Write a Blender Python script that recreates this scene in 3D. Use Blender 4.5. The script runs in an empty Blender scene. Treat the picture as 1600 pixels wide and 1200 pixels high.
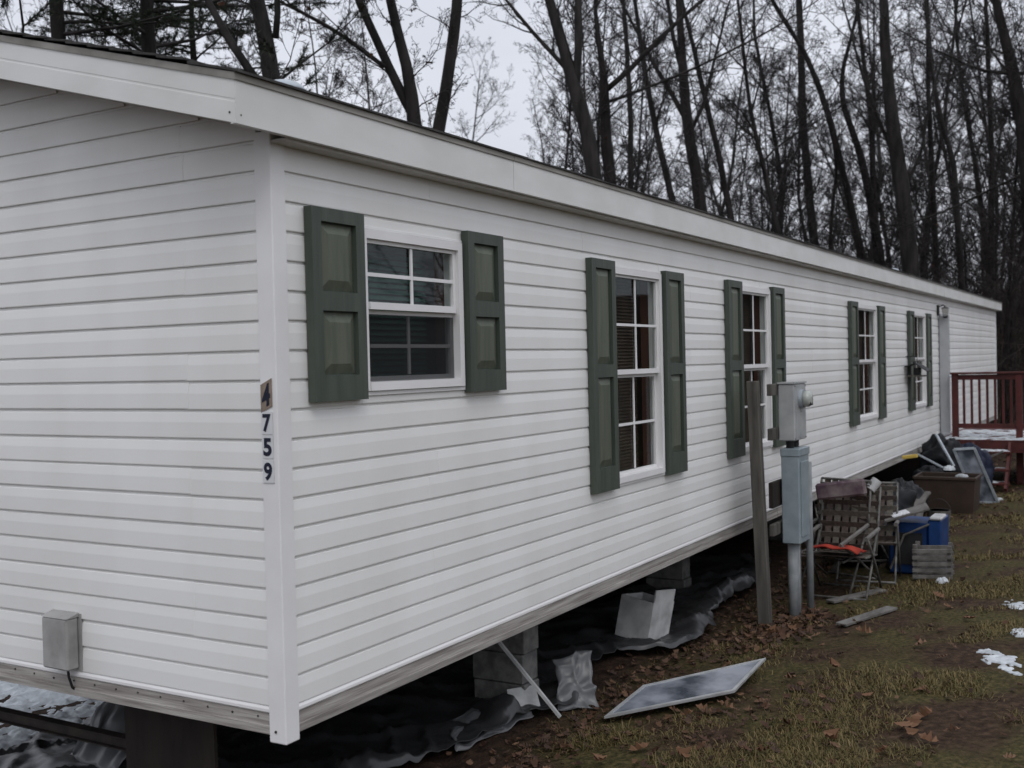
import bpy, bmesh, math, random
from mathutils import Vector, Matrix, noise

# ------------------------------------------------------------------ camera, sky, sun, exposure
S = bpy.context.scene
COL = S.collection
CAM_LOC = Vector((-3.489, -3.192, 2.312))
YAW, PITCH, ROLL, FPX = 0.529527, -0.019246, -0.023239, 1714.8
cd = bpy.data.cameras.new('camera'); cam = bpy.data.objects.new('camera', cd); COL.objects.link(cam)
fw = Vector((math.cos(YAW)*math.cos(PITCH), math.sin(YAW)*math.cos(PITCH), math.sin(PITCH)))
rt = Vector((math.sin(YAW), -math.cos(YAW), 0)); up = rt.cross(fw)
r2 = rt*math.cos(ROLL) + up*math.sin(ROLL); u2 = -rt*math.sin(ROLL) + up*math.cos(ROLL)
mw = Matrix((r2, u2, -fw)).transposed().to_4x4(); mw.translation = CAM_LOC
cam.matrix_world = mw
cd.sensor_width = 36; cd.lens = 36*FPX/1600; cd.clip_start = 0.05; cd.clip_end = 2000
cd.dof.use_dof = True; cd.dof.focus_distance = 6.5; cd.dof.aperture_fstop = 3.2
S.camera = cam
S.cycles.max_bounces = 5; S.cycles.diffuse_bounces = 3; S.cycles.glossy_bounces = 2; S.cycles.transparent_max_bounces = 10
S.render.resolution_x, S.render.resolution_y = 1024, 768

SUN_EL, SUN_AZ = math.radians(50), math.radians(222)      # azimuth measured from +X towards +Y
w = bpy.data.worlds.new('World'); S.world = w; w.use_nodes = True
nt = w.node_tree; nt.nodes.clear()
out = nt.nodes.new('ShaderNodeOutputWorld'); bg = nt.nodes.new('ShaderNodeBackground')
sky = nt.nodes.new('ShaderNodeTexSky'); sky.sky_type = 'NISHITA'; sky.sun_disc = False
sky.sun_elevation = SUN_EL; sky.sun_rotation = math.radians(90) - SUN_AZ
sky.air_density = 1.5; sky.dust_density = 4.0
hs = nt.nodes.new('ShaderNodeHueSaturation'); hs.inputs['Saturation'].default_value = 0.25
tc = nt.nodes.new('ShaderNodeTexCoord')
mp = nt.nodes.new('ShaderNodeMapping'); mp.inputs['Scale'].default_value = (1, 1, 2.2)
nz = nt.nodes.new('ShaderNodeTexNoise'); nz.inputs['Scale'].default_value = 2.6; nz.inputs['Detail'].default_value = 5
cr = nt.nodes.new('ShaderNodeValToRGB')
cr.color_ramp.elements[0].position = 0.3; cr.color_ramp.elements[0].color = (7.2, 7.55, 8.5, 1)
cr.color_ramp.elements[1].position = 0.7; cr.color_ramp.elements[1].color = (9.2, 9.5, 10.5, 1)
mx = nt.nodes.new('ShaderNodeMix'); mx.data_type = 'RGBA'; mx.inputs[0].default_value = 0.85
nt.links.new(tc.outputs['Generated'], mp.inputs['Vector']); nt.links.new(mp.outputs[0], nz.inputs['Vector'])
nt.links.new(nz.outputs['Fac'], cr.inputs['Fac'])
nt.links.new(sky.outputs[0], hs.inputs['Color']); nt.links.new(hs.outputs[0], mx.inputs[6]); nt.links.new(cr.outputs[0], mx.inputs[7])
# overcast dome: about twice as bright overhead as at the skyline
sx = nt.nodes.new('ShaderNodeSeparateXYZ'); nt.links.new(tc.outputs['Generated'], sx.inputs[0])
dm = nt.nodes.new('ShaderNodeMapRange'); dm.inputs['From Min'].default_value = 0.1; dm.inputs['From Max'].default_value = 1.0; dm.inputs['To Min'].default_value = 0.97; dm.inputs['To Max'].default_value = 1.75
nt.links.new(sx.outputs['Z'], dm.inputs['Value'])
vm = nt.nodes.new('ShaderNodeVectorMath'); vm.operation = 'SCALE'; nt.links.new(mx.outputs[2], vm.inputs[0]); nt.links.new(dm.outputs[0], vm.inputs['Scale'])
nt.links.new(vm.outputs[0], bg.inputs['Color']); bg.inputs['Strength'].default_value = 0.1
nt.links.new(bg.outputs[0], out.inputs['Surface'])

sl = bpy.data.lights.new('sun', 'SUN'); sl.energy = 0.5; sl.angle = math.radians(25); sl.color = (1, 0.97, 0.93)
so = bpy.data.objects.new('sun', sl); COL.objects.link(so)
sd = Vector((math.cos(SUN_AZ)*math.cos(SUN_EL), math.sin(SUN_AZ)*math.cos(SUN_EL), math.sin(SUN_EL)))
so.rotation_euler = sd.to_track_quat('Z', 'Y').to_euler()
vs = S.view_settings; vs.view_transform = 'Standard'; vs.look = 'None'; vs.exposure = -0.12; vs.gamma = 1.0; vs.use_curve_mapping = False

# ------------------------------------------------------------------ materials
MATS = {}
def mat(name, c1, c2=None, scale=8, rough=0.7, bump=0.0, bscale=60, stretch=(1, 1, 1), detail=6, spec=0.3, lo=0.35, hi=0.65, metal=0.0,
        island=None, objvar=0.0, trans=0.0):
    m = bpy.data.materials.new(name); m.use_nodes = True; n = m.node_tree.nodes; l = m.node_tree.links
    b = n['Principled BSDF']; b.inputs['Roughness'].default_value = rough; b.inputs['Specular IOR Level'].default_value = spec
    b.inputs['Metallic'].default_value = metal
    tc = n.new('ShaderNodeTexCoord'); mp = n.new('ShaderNodeMapping'); mp.inputs['Scale'].default_value = stretch
    l.new(tc.outputs['Object'], mp.inputs['Vector'])
    col = None
    if island:
        g = n.new('ShaderNodeNewGeometry'); r = n.new('ShaderNodeValToRGB'); e = r.color_ramp.elements
        while len(e) < len(island): e.new(0.5)
        for i, c in enumerate(island): e[i].position = i/(len(island)-1); e[i].color = (*c, 1)
        l.new(g.outputs['Random Per Island'], r.inputs['Fac']); col = r.outputs['Color']
    elif c2:
        t = n.new('ShaderNodeTexNoise'); t.inputs['Scale'].default_value = scale; t.inputs['Detail'].default_value = detail
        l.new(mp.outputs[0], t.inputs['Vector'])
        r = n.new('ShaderNodeValToRGB'); r.color_ramp.elements[0].position = lo; r.color_ramp.elements[1].position = hi
        r.color_ramp.elements[0].color = (*c1, 1); r.color_ramp.elements[1].color = (*c2, 1)
        l.new(t.outputs['Fac'], r.inputs['Fac']); col = r.outputs['Color']
    else:
        b.inputs['Base Color'].default_value = (*c1, 1)
    if col is not None:
        if objvar:
            oi = n.new('ShaderNodeObjectInfo'); ma = n.new('ShaderNodeMapRange')
            ma.inputs['To Min'].default_value = 1-objvar; ma.inputs['To Max'].default_value = 1+objvar
            l.new(oi.outputs['Random'], ma.inputs['Value'])
            v = n.new('ShaderNodeVectorMath'); v.operation = 'SCALE'
            l.new(col, v.inputs[0]); l.new(ma.outputs[0], v.inputs['Scale']); col = v.outputs[0]
        l.new(col, b.inputs['Base Color'])
    if bump:
        t2 = n.new('ShaderNodeTexNoise'); t2.inputs['Scale'].default_value = bscale; t2.inputs['Detail'].default_value = 4
        l.new(mp.outputs[0], t2.inputs['Vector'])
        bp = n.new('ShaderNodeBump'); bp.inputs['Strength'].default_value = bump; bp.inputs['Distance'].default_value = 0.01
        l.new(t2.outputs['Fac'], bp.inputs['Height']); l.new(bp.outputs[0], b.inputs['Normal'])
    MATS[name] = m
    return m

mat('vinyl', (.70, .692, .668), (.775, .772, .752), 1.1, .42, .10, 5, (1.6, 1.6, .55), spec=.4, objvar=.022, lo=.25, hi=.6)
mat('vinyl_trim', (.72, .71, .70), (.775, .77, .765), 3, .4, .02, 10, spec=.4)
mat('fascia', (.62, .62, .59), (.70, .70, .68), 2.5, .4, .05, 6, (1, 1, 2), spec=.4)
mat('drip_edge', (.20, .19, .165), (.34, .325, .295), 6, .5, .05, 30, (.4, 1, 1))
mat('cushion', (.20, .165, .16), (.075, .045, .06), 7, .85, .2, 60)
mat('soffit', (.48, .46, .42), (.60, .59, .56), 3, .55, .03, 12)
mat('shingle', (.030, .029, .028), (.06, .058, .055), 25, .95, .5, 120, objvar=.2)
mat('rim_wood', (.20, .182, .165), (.39, .365, .34), 9, .8, .35, 30, (.25, .25, 5), objvar=.08)
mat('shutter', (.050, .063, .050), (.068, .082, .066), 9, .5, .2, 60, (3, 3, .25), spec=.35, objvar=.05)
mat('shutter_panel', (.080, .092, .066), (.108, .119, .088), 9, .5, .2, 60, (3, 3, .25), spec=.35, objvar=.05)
mat('blind_green', (.028, .085, .064), (.042, .115, .088), 6, .6)
mat('blind_brown', (.040, .027, .019), (.07, .05, .037), 6, .6)
mat('jamb_wood', (.075, .030, .020), (.12, .048, .031), 6, .5, .05, 30, (1, 1, .15))
mat('room', (.06, .055, .05), (.10, .09, .08), 2, .8)
mat('black', (.012, .012, .013), (.022, .022, .023), 12, .6)
mat('belly', (.010, .010, .011), (.018, .018, .018), 5, .7, .2, 10)
mat('steel', (.018, .015, .014), (.04, .03, .025), 12, .65, .2, 50)
mat('block', (.11, .11, .105), (.20, .195, .185), 14, .92, .5, 70)
mat('dark_ply', (.016, .012, .010), (.028, .021, .017), 8, .8, .2, 40, (1, 1, .3))
mat('plastic_sheet', (.024, .024, .025), (.040, .041, .042), 2, .34, .25, 12, spec=.45)  # grey plastic, darkened with the shade under the home
mat('plastic_edge', (.085, .087, .09), (.125, .128, .132), 3, .32, .2, 14, spec=.45)  # lit copy of the sheet plastic, edge brightness put into its colour
mat('white_plastic', (.34, .345, .34), (.56, .565, .555), 7, .5, .08, 20)
mat('post_wood', (.052, .047, .041), (.12, .111, .096), 14, .85, .35, 45, (1, 1, .12))
mat('grey_metal', (.30, .31, .31), (.38, .39, .385), 7, .45, .05, 40, spec=.4)
mat('blue_grey_metal', (.20, .245, .265), (.26, .305, .325), 7, .4, .05, 40, spec=.4)
mat('grey_pvc', (.17, .185, .19), (.25, .26, .265), 9, .5)
mat('grey_box', (.25, .245, .235), (.36, .355, .345), 8, .6, .12, 40)
mat('galv', (.34, .38, .41), (.46, .50, .53), 12, .35, .05, 40, metal=.4)
mat('aluminium', (.42, .43, .43), (.56, .57, .57), 9, .4, metal=.5)
mat('dull_tube', (.07, .066, .06), (.17, .165, .15), 14, .6, metal=.2)
mat('meter_glass', (.34, .36, .33), (.45, .46, .43), 9, .15, spec=.6)
mat('digit_black', (.012, .014, .03)); mat('tan_plate', (.20, .155, .12), (.27, .21, .17), 25, .6)
mat('clear_plate', (.60, .61, .62), (.66, .67, .68), 12, .3, spec=.5)
mat('red_stain', (.050, .012, .011), (.085, .019, .016), 7, .6, .15, 40, (1, 1, 1))
mat('snow', (.34, .36, .375), (.56, .59, .61), 11, .8, .5, 40)
mat('brown_tote', (.036, .024, .018), (.052, .034, .026), 4, .5, .03, 20)
mat('blue_plastic', (.004, .024, .092), (.006, .038, .14), 5, .45)
mat('bag_black', (.006, .0065, .008), (.009, .010, .012), 5, .5, .2, 10, spec=.2)
mat('tarp_blue', (.008, .011, .026), (.015, .020, .042), 5, .5, .2, 10, spec=.2)
mat('red_cloth', (.24, .018, .012), (.38, .045, .022), 10, .8, .3, 30)
mat('web_a', (.085, .074, .06), (.14, .125, .105), 40, .8, .2, 200)
mat('web_b', (.055, .042, .036), (.095, .072, .062), 40, .8, .2, 200)
mat('old_wood', (.085, .078, .07), (.17, .16, .148), 12, .85, .3, 40, (.3, 1, 1))
mat('paper', (.5, .5, .5), (.72, .73, .75), 60, .8, lo=.45, hi=.55)
mat('yellow', (.48, .33, .06), (.58, .42, .10), 8, .6)
mat('lamp_black', (.012, .012, .013), (.02, .02, .02), 8, .4)
mat('door', (.36, .37, .38), (.42, .43, .44), 5, .45)
mat('bark', (.009, .008, .0075), (.026, .022, .020), 7, .95, .9, 26, (1, 1, .22))
mat('bark_grey', (.012, .011, .0105), (.034, .030, .028), 6, .95, .8, 24, (1, 1, .25))
mat('twig', (.016, .014, .0135), (.034, .029, .028), 5, .9)
mat('needles', None or (.02, .03, .02), island=[(.012, .02, .012), (.022, .036, .02), (.034, .046, .026), (.05, .045, .03)], rough=.7)
mat('dead_leaf', (.1, .05, .03), island=[(.030, .016, .010), (.062, .034, .020), (.040, .021, .014), (.10, .052, .028), (.052, .024, .014), (.15, .085, .048), (.045, .026, .018), (.075, .034, .018)], rough=.75)
mat('dead_leaf_pale', (.1, .05, .03), island=[(.16, .095, .055), (.22, .135, .075), (.12, .06, .032), (.19, .10, .052), (.25, .17, .105)], rough=.75)
mat('grass', (.1, .1, .03), island=[(.052, .050, .014), (.135, .098, .034), (.058, .060, .018), (.19, .138, .058), (.092, .060, .024), (.155, .112, .042), (.046, .048, .014), (.22, .165, .078)], rough=.8)
mat('brush', (.014, .011, .010), (.032, .023, .019), 3, .9)

def glass(name, tint, screen=0.0):
    m = bpy.data.materials.new(name); m.use_nodes = True; n = m.node_tree.nodes; l = m.node_tree.links
    n.remove(n['Principled BSDF']); o = n['Material Output']
    t = n.new('ShaderNodeBsdfTransparent'); t.inputs[0].default_value = (*tint, 1)
    g = n.new('ShaderNodeBsdfGlossy'); g.inputs['Roughness'].default_value = 0.02; g.inputs['Color'].default_value = (.9, .93, .95, 1)
    f = n.new('ShaderNodeFresnel'); f.inputs['IOR'].default_value = 1.5
    k = n.new('ShaderNodeMath'); k.operation = 'MULTIPLY'; k.inputs[1].default_value = 0.08
    mx = n.new('ShaderNodeMixShader'); l.new(f.outputs[0], k.inputs[0]); l.new(k.outputs[0], mx.inputs[0]); l.new(t.outputs[0], mx.inputs[1]); l.new(g.outputs[0], mx.inputs[2])
    last = mx
    if screen:
        d = n.new('ShaderNodeBsdfDiffuse'); d.inputs[0].default_value = (.03, .032, .034, 1)
        m2 = n.new('ShaderNodeMixShader'); m2.inputs[0].default_value = screen
        tt = n.new('ShaderNodeBsdfTransparent'); l.new(tt.outputs[0], m2.inputs[1]); l.new(d.outputs[0], m2.inputs[2]); last = m2
    l.new(last.outputs[0], o.inputs['Surface']); MATS[name] = m
glass('glass', (.90, .92, .91)); glass('screen_mesh', (1, 1, 1), .42); glass('lamp_glass', (.7, .7, .68))

def ground_material():
    m = bpy.data.materials.new('ground'); m.use_nodes = True; n = m.node_tree.nodes; l = m.node_tree.links; b = n['Principled BSDF']
    b.inputs['Roughness'].default_value = .95; b.inputs['Specular IOR Level'].default_value = .15
    tc = n.new('ShaderNodeTexCoord')
    def ns(scale, det=6):
        t = n.new('ShaderNodeTexNoise'); t.inputs['Scale'].default_value = scale; t.inputs['Detail'].default_value = det
        l.new(tc.outputs['Object'], t.inputs['Vector']); return t.outputs['Fac']
    def ramp(f, stops):
        r = n.new('ShaderNodeValToRGB'); e = r.color_ramp.elements
        while len(e) < len(stops): e.new(.5)
        for i, (p, c) in enumerate(stops): e[i].position = p; e[i].color = (*c, 1)
        l.new(f, r.inputs['Fac']); return r.outputs['Color']
    def mix(f, a, c):
        x = n.new('ShaderNodeMix'); x.data_type = 'RGBA'; l.new(f, x.inputs[0]); l.new(a, x.inputs[6]); l.new(c, x.inputs[7]); return x.outputs[2]
    soil = ramp(ns(18), [(.3, (.020, .011, .007)), (.5, (.042, .025, .015)), (.7, (.075, .047, .029))])
    turf = ramp(ns(30), [(.3, (.026, .024, .008)), (.5, (.055, .046, .017)), (.7, (.10, .076, .032))])
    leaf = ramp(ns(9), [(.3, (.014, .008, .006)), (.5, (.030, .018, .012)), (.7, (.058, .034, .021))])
    near = mix(ramp(ns(1.3, 5), [(.42, (0, 0, 0)), (.58, (1, 1, 1))]), soil, turf)
    sp = n.new('ShaderNodeSeparateXYZ'); l.new(tc.outputs['Object'], sp.inputs[0])
    mr = n.new('ShaderNodeMapRange'); mr.inputs['From Min'].default_value = 17; mr.inputs['From Max'].default_value = 24; l.new(sp.outputs['X'], mr.inputs['Value'])
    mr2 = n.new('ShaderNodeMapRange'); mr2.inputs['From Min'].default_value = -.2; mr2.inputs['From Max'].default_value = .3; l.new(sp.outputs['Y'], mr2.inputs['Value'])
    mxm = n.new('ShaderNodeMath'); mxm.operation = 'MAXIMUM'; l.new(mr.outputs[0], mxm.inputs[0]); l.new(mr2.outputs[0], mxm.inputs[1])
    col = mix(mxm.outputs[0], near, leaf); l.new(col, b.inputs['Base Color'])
    bp = n.new('ShaderNodeBump'); bp.inputs['Strength'].default_value = .9; bp.inputs['Distance'].default_value = .03
    l.new(ns(35, 8), bp.inputs['Height']); l.new(bp.outputs[0], b.inputs['Normal']); MATS['ground'] = m
ground_material()

# ------------------------------------------------------------------ mesh helpers
def meta(o, label=None, cat=None, group=None, kind=None):
    if label: o['label'] = label
    if cat: o['category'] = cat
    if group: o['group'] = group
    if kind: o['kind'] = kind
    return o
BASE = {}
def thing(name, label, cat, loc=(0, 0, 0), group=None):
    o = bpy.data.objects.new(name, None); COL.objects.link(o); o.location = loc; o.empty_display_size = .2
    BASE[o] = Vector(loc); return meta(o, label, cat, group)
class MB:
    def __init__(s): s.v = []; s.f = []
    def add(s, vs, fs):
        k = len(s.v); s.v += [tuple(v) for v in vs]; s.f += [tuple(i+k for i in f) for f in fs]; return s
    def box(s, x0, y0, z0, x1, y1, z1):
        return s.add([(x0, y0, z0), (x1, y0, z0), (x1, y1, z0), (x0, y1, z0), (x0, y0, z1), (x1, y0, z1), (x1, y1, z1), (x0, y1, z1)],
                     [(3, 2, 1, 0), (4, 5, 6, 7), (0, 1, 5, 4), (1, 2, 6, 5), (2, 3, 7, 6), (3, 0, 4, 7)])
    def beam(s, a, b, wd, ht, upv=(0, 0, 1)):
        a = Vector(a); b = Vector(b); d = (b-a).normalized(); sd = d.cross(Vector(upv))
        if sd.length < 1e-4: sd = d.cross(Vector((1, 0, 0)))
        sd.normalize(); u = sd.cross(d); sd = sd*wd/2; u = u*ht/2
        return s.add([a-sd-u, a+sd-u, a+sd+u, a-sd+u, b-sd-u, b+sd-u, b+sd+u, b-sd+u],
                     [(3, 2, 1, 0), (4, 5, 6, 7), (0, 1, 5, 4), (1, 2, 6, 5), (2, 3, 7, 6), (3, 0, 4, 7)])
    def tube(s, pts, rad, n=6, cap=True):
        if not hasattr(rad, '__len__'): rad = [rad]*len(pts)
        k = len(s.v); L = len(pts); px = None; V = s.v; F = s.f
        for i in range(L):
            a = pts[max(i-1, 0)]; b = pts[min(i+1, L-1)]
            dx, dy, dz = b[0]-a[0], b[1]-a[1], b[2]-a[2]
            q = math.sqrt(dx*dx+dy*dy+dz*dz) or 1; dx /= q; dy /= q; dz /= q
            if px is None: px = (0, 0, 1) if abs(dz) < .8 else (1, 0, 0)
            t = px[0]*dx+px[1]*dy+px[2]*dz
            ex, ey, ez = px[0]-t*dx, px[1]-t*dy, px[2]-t*dz
            q = math.sqrt(ex*ex+ey*ey+ez*ez) or 1; ex /= q; ey /= q; ez /= q; px = (ex, ey, ez)
            gx, gy, gz = dy*ez-dz*ey, dz*ex-dx*ez, dx*ey-dy*ex
            r = rad[i]; P = pts[i]
            for j in range(n):
                c = math.cos(6.28318*j/n)*r; e = math.sin(6.28318*j/n)*r
                V.append((P[0]+ex*c+gx*e, P[1]+ey*c+gy*e, P[2]+ez*c+gz*e))
        for i in range(L-1):
            for j in range(n):
                a = k+i*n+j; b = k+i*n+(j+1) % n; F.append((a, b, b+n, a+n))
        if cap:
            F.append(tuple(range(k+n-1, k-1, -1))); F.append(tuple(range(k+(L-1)*n, k+L*n)))
        return s
    def prism(s, poly, fn, a, b):
        n = len(poly)
        vs = [fn(a, p[0], p[1]) for p in poly] + [fn(b, p[0], p[1]) for p in poly]
        return s.add(vs, [tuple(range(n-1, -1, -1)), tuple(range(n, 2*n))] + [(i, (i+1) % n, n+(i+1) % n, n+i) for i in range(n)])
    def ellip(s, c, rx, ry, rz, seg=16, rings=8, noisef=None):
        k = len(s.v)
        for i in range(rings+1):
            th = math.pi*i/rings
            for j in range(seg):
                ph = 2*math.pi*j/seg; d = Vector((math.sin(th)*math.cos(ph), math.sin(th)*math.sin(ph), math.cos(th)))
                q = 1+(noisef(d) if noisef else 0); s.v.append((c[0]+d.x*rx*q, c[1]+d.y*ry*q, c[2]+d.z*rz*q))
        for i in range(rings):
            for j in range(seg):
                a = k+i*seg+j; b = k+i*seg+(j+1) % seg; s.f.append((a, a+seg, b+seg, b))
        return s
    def build(s, name, material, parent=None, smooth=False, bevel=0.0, label=None, fix=True, kind=None):
        o = Vector((0, 0, 0))
        if parent is not None: o = BASE.get(parent, o)
        me = bpy.data.meshes.new(name)
        me.from_pydata([(v[0]-o.x, v[1]-o.y, v[2]-o.z) for v in s.v] if o.length else s.v, [], s.f)
        if fix and len(s.f) < 20000:
            bm = bmesh.new(); bm.from_mesh(me); bmesh.ops.recalc_face_normals(bm, faces=bm.faces)
            if bevel: bmesh.ops.bevel(bm, geom=list(bm.edges), offset=bevel, segments=1, affect='EDGES', clamp_overlap=True)
            bm.to_mesh(me); bm.free()
        me.materials.append(MATS[material])
        if smooth: me.polygons.foreach_set('use_smooth', [True]*len(me.polygons))
        me.update()
        ob = bpy.data.objects.new(name, me); COL.objects.link(ob)
        if parent is not None: ob.parent = parent; BASE[ob] = o
        else: BASE[ob] = Vector((0, 0, 0))
        if label: ob['label'] = label
        if kind: ob['kind'] = kind
        return ob
def copy_tree(o, loc=None, rz=None, sc=None, parent=None):
    c = o.copy(); COL.objects.link(c)
    if parent is not None: c.parent = parent
    if loc is not None: c.location = loc
    if rz is not None: c.rotation_euler = (0, 0, rz)
    if sc is not None: c.scale = (sc, sc, sc) if not hasattr(sc, '__len__') else sc
    for ch in list(o.children): copy_tree(ch, parent=c)
    return c
def sstep(a, b, x):
    t = min(1, max(0, (x-a)/(b-a))); return t*t*(3-2*t)
def gz(x, y):
    z = .08*min(max(0, -y), 8)
    z += .045*max(0, min(x-27, 80))*sstep(27, 34, x)+.085*max(0, min(x-34, 60))*(1-sstep(6, 15, y))
    z -= .11*min(max(0, y-1.3), 7)*(1-sstep(9, 12, x))*(1-sstep(9, 14, y))
    z += .05*max(0, min(y-9, 60))
    q = .02 if (-1 < x < 26 and 0 < y < 4.4) else .05
    z += q*(noise.noise(Vector((x*.45, y*.45, 3.1)))) + .012*noise.noise(Vector((x*3, y*3, 1.7)))
    return z

# ------------------------------------------------------------------ ground
def axis(lo, hi, f0, f1, fine):
    a = []; x = f0
    while x < f1: a.append(x); x += fine
    a.append(f1); st = fine*2; x = f1
    while x < hi: x += st; st *= 1.35; a.append(min(x, hi))
    st = fine*2; x = f0; b = []
    while x > lo: x -= st; st *= 1.35; b.append(max(x, lo))
    return b[::-1]+a
gx = axis(-400, 600, -1, 20, .12); gy = axis(-400, 500, -4, 5, .12)
m = MB(); nx = len(gx)
for y in gy:
    for x in gx: m.v.append((x, y, gz(x, y)))
for j in range(len(gy)-1):
    for i in range(nx-1):
        a = j*nx+i; m.f.append((a, a+1, a+1+nx, a+nx))
meta(m.build('ground', 'ground', smooth=True, fix=False), kind='structure')

# ------------------------------------------------------------------ mobile home
ZB = .85; E = .127; LX = 24.45; WY = 4.3; PITCH_R = .27; ZS = ZB+2.41       # siding bottom, exposure, length, width, roof pitch, soffit height
home = thing('mobile_home', 'long white vinyl sided mobile home with green shutters, raised on piers', 'mobile home', (0, 0, 0))
OXO, OYO = .32, .12                                                       # roof overhangs
FB, FT = ZB+2.42, ZB+2.62                                                 # fascia bottom and top at the eave
WINS = [(.575, 1.44, 1.345, 2.105), (3.315, 4.18, .615, 2.10), (5.98, 6.88, .615, 2.10), (10.41, 11.58, .63, 2.09), (14.09, 15.19, .63, 2.09)]
DOOR = (16.55, 17.5, .06, 2.14)
OPEN = [(a, b, ZB+c, ZB+d) for a, b, c, d in WINS + [DOOR]]

PROF = [(-.006, 0), (.0155, 0), (.0165, .004), (.0160, .070), (.0114, .111), (.0060, .1155), (.0055, E+.010), (-.006, E+.010)]
def clip(poly, lo, hi):
    def half(P, f, ip):
        R = []
        for i in range(len(P)):
            a, b = P[i], P[(i+1) % len(P)]
            if f(a): R.append(a)
            if f(a) != f(b): R.append(ip(a, b))
        return R
    def cut(z):
        def ip(a, b):
            t = (z-a[1])/(b[1]-a[1]); return (a[0]+(b[0]-a[0])*t, z)
        return ip
    P = half(poly, lambda p: p[1] >= lo-1e-9, cut(lo))
    return half(P, lambda p: p[1] <= hi+1e-9, cut(hi)) if P else P
def long_fn(off): return lambda u, o, z: (u, .0165-o-off, z)
def gable_fn(off): return lambda u, o, z: (.0165-o-off, u, z)
rs = random.Random(4)
# wall sheathing behind the siding, with real openings
def sheath_long():
    m = MB(); xs = sorted({0.03, LX} | {v for o in OPEN for v in o[:2]}); zs = sorted({ZB-.02, ZS} | {v for o in OPEN for v in o[2:]})
    for i in range(len(xs)-1):
        for j in range(len(zs)-1):
            cx, cz = (xs[i]+xs[i+1])/2, (zs[j]+zs[j+1])/2
            if any(o[0] < cx < o[1] and o[2] < cz < o[3] for o in OPEN): continue
            m.box(xs[i], .024, zs[j], xs[i+1], .06, zs[j+1])
    return m
wall_long = sheath_long().build('wall', 'vinyl', home, label='long side wall clad in white lap siding')
m = MB(); zt = lambda y: ZS+.02+PITCH_R*(min(y, WY-y)+.1)
m.add([(.024, .06, ZB-.02), (.024, WY-.06, ZB-.02), (.024, WY-.06, ZS), (.024, WY/2, zt(WY/2)), (.024, .06, ZS), (.06, .06, ZB-.02), (.06, WY-.06, ZB-.02), (.06, WY-.06, ZS), (.06, WY/2, zt(WY/2)), (.06, .06, ZS)],
      [(0, 1, 2, 3, 4), (9, 8, 7, 6, 5)] + [(i, (i+1) % 5, 5+(i+1) % 5, 5+i) for i in range(5)])
wall_gable = m.build('wall', 'vinyl', home, label='gable end wall clad in white lap siding')
m = MB().box(.06, WY-.05, ZB-.02, LX, WY, ZS); m.box(LX-.05, .07, ZB-.02, LX, WY-.06, ZS+.3)
m.build('wall', 'vinyl', home, label='rear and far end walls')
def course_pieces(lo, hi, z0, seams, opens):
    """intervals along a course: (u0, u1, zlo, zhi)"""
    cuts = sorted({lo, hi} | {s for s in seams if lo+.3 < s < hi-.3} | {v for o in opens if o[2] < z0+E+.01 and o[3] > z0 for v in o[:2] if lo < v < hi})
    res = []
    for a, b in zip(cuts, cuts[1:]):
        c = (a+b)/2; zl, zh = 0, E+.010
        dead = False
        for o in opens:
            if o[0] < c < o[1] and o[2] < z0+E+.01 and o[3] > z0:
                if o[2] <= z0+.012 and o[3] >= z0+E: dead = True
                elif o[2] > z0+.012: zh = min(zh, o[2]-z0)
                else: zl = max(zl, o[3]-z0)
        if not dead and zh-zl > .012 and b-a > .03: res.append((a, b, zl, zh))
    return res
NC = 19
for c in range(NC):
    z0 = ZB+.018+(0 if c == 0 else 0)+c*E
    ztop = min(E+.010, ZS-z0)
    base = 1.15 if (c//2) % 2 else 2.95
    seams = [base+3.62*k+rs.uniform(-.05, .05) for k in range(-1, 8)]
    for i, (a, b, zl, zh) in enumerate(course_pieces(.075, LX-.07, z0, seams, OPEN)):
        P = clip(PROF, zl, min(zh, ztop))
        if len(P) < 3: continue
        mm = MB().prism([(p[0], z0+p[1]) for p in P], long_fn(.0009*(i % 2)+rs.uniform(0, .0003)), a, b+(.012 if any(abs(b-s_) < 1e-6 for s_ in seams) else -.001))
        mm.build('siding_panel', 'vinyl', wall_long)
c = 0
while True:
    z0 = ZB+.018+c*E
    y0 = .08; y1 = WY-.08
    if z0 > ZS-.02: y0 = max(.08, (z0-ZS-.02)/PITCH_R-.06); y1 = WY-y0
    if y1-y0 < .25: break
    seams = [(.52 if (c//2) % 2 else 3.1)+rs.uniform(-.01, .01)]
    for i, (a, b, zl, zh) in enumerate(course_pieces(y0, y1, z0, seams, [])):
        mm = MB().prism([(p[0], z0+p[1]+(.003*(i % 2)*(1 if c % 3 else 0))) for p in PROF], gable_fn(.0010*(i % 2)+rs.uniform(0, .0003)), a, b+(.012 if any(abs(b-s_) < 1e-6 for s_ in seams) else -.001))
        mm.build('siding_panel', 'vinyl', wall_gable)
    c += 1
# starter strips, rim boards, corner posts
m = MB().prism([(-.003, ZB-.014), (.013, ZB-.014), (.019, ZB-.008), (.019, ZB+.004), (.014, ZB+.016), (-.003, ZB+.016)], long_fn(0), .07, LX-.06); m.build('starter_strip', 'vinyl_trim', home)
m = MB().prism([(-.003, ZB-.014), (.013, ZB-.014), (.019, ZB-.008), (.019, ZB+.004), (.014, ZB+.016), (-.003, ZB+.016)], gable_fn(0), .075, WY-.06); m.build('starter_strip', 'vinyl_trim', home)
for k in range(7):
    a = .06+k*3.5; b = min(a+3.497, LX-.02)
    if b > a: MB().box(a, .004+.002*(k % 2), ZB-.105, b, .043, ZB-.013).build('rim_board', 'rim_wood', home, bevel=.003)
    if b > a: MB().box(a, -.002+.002*(k % 2), ZB-.105, b, .0038, ZB-.068).build('rim_board', 'rim_wood', home, bevel=.002)
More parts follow.
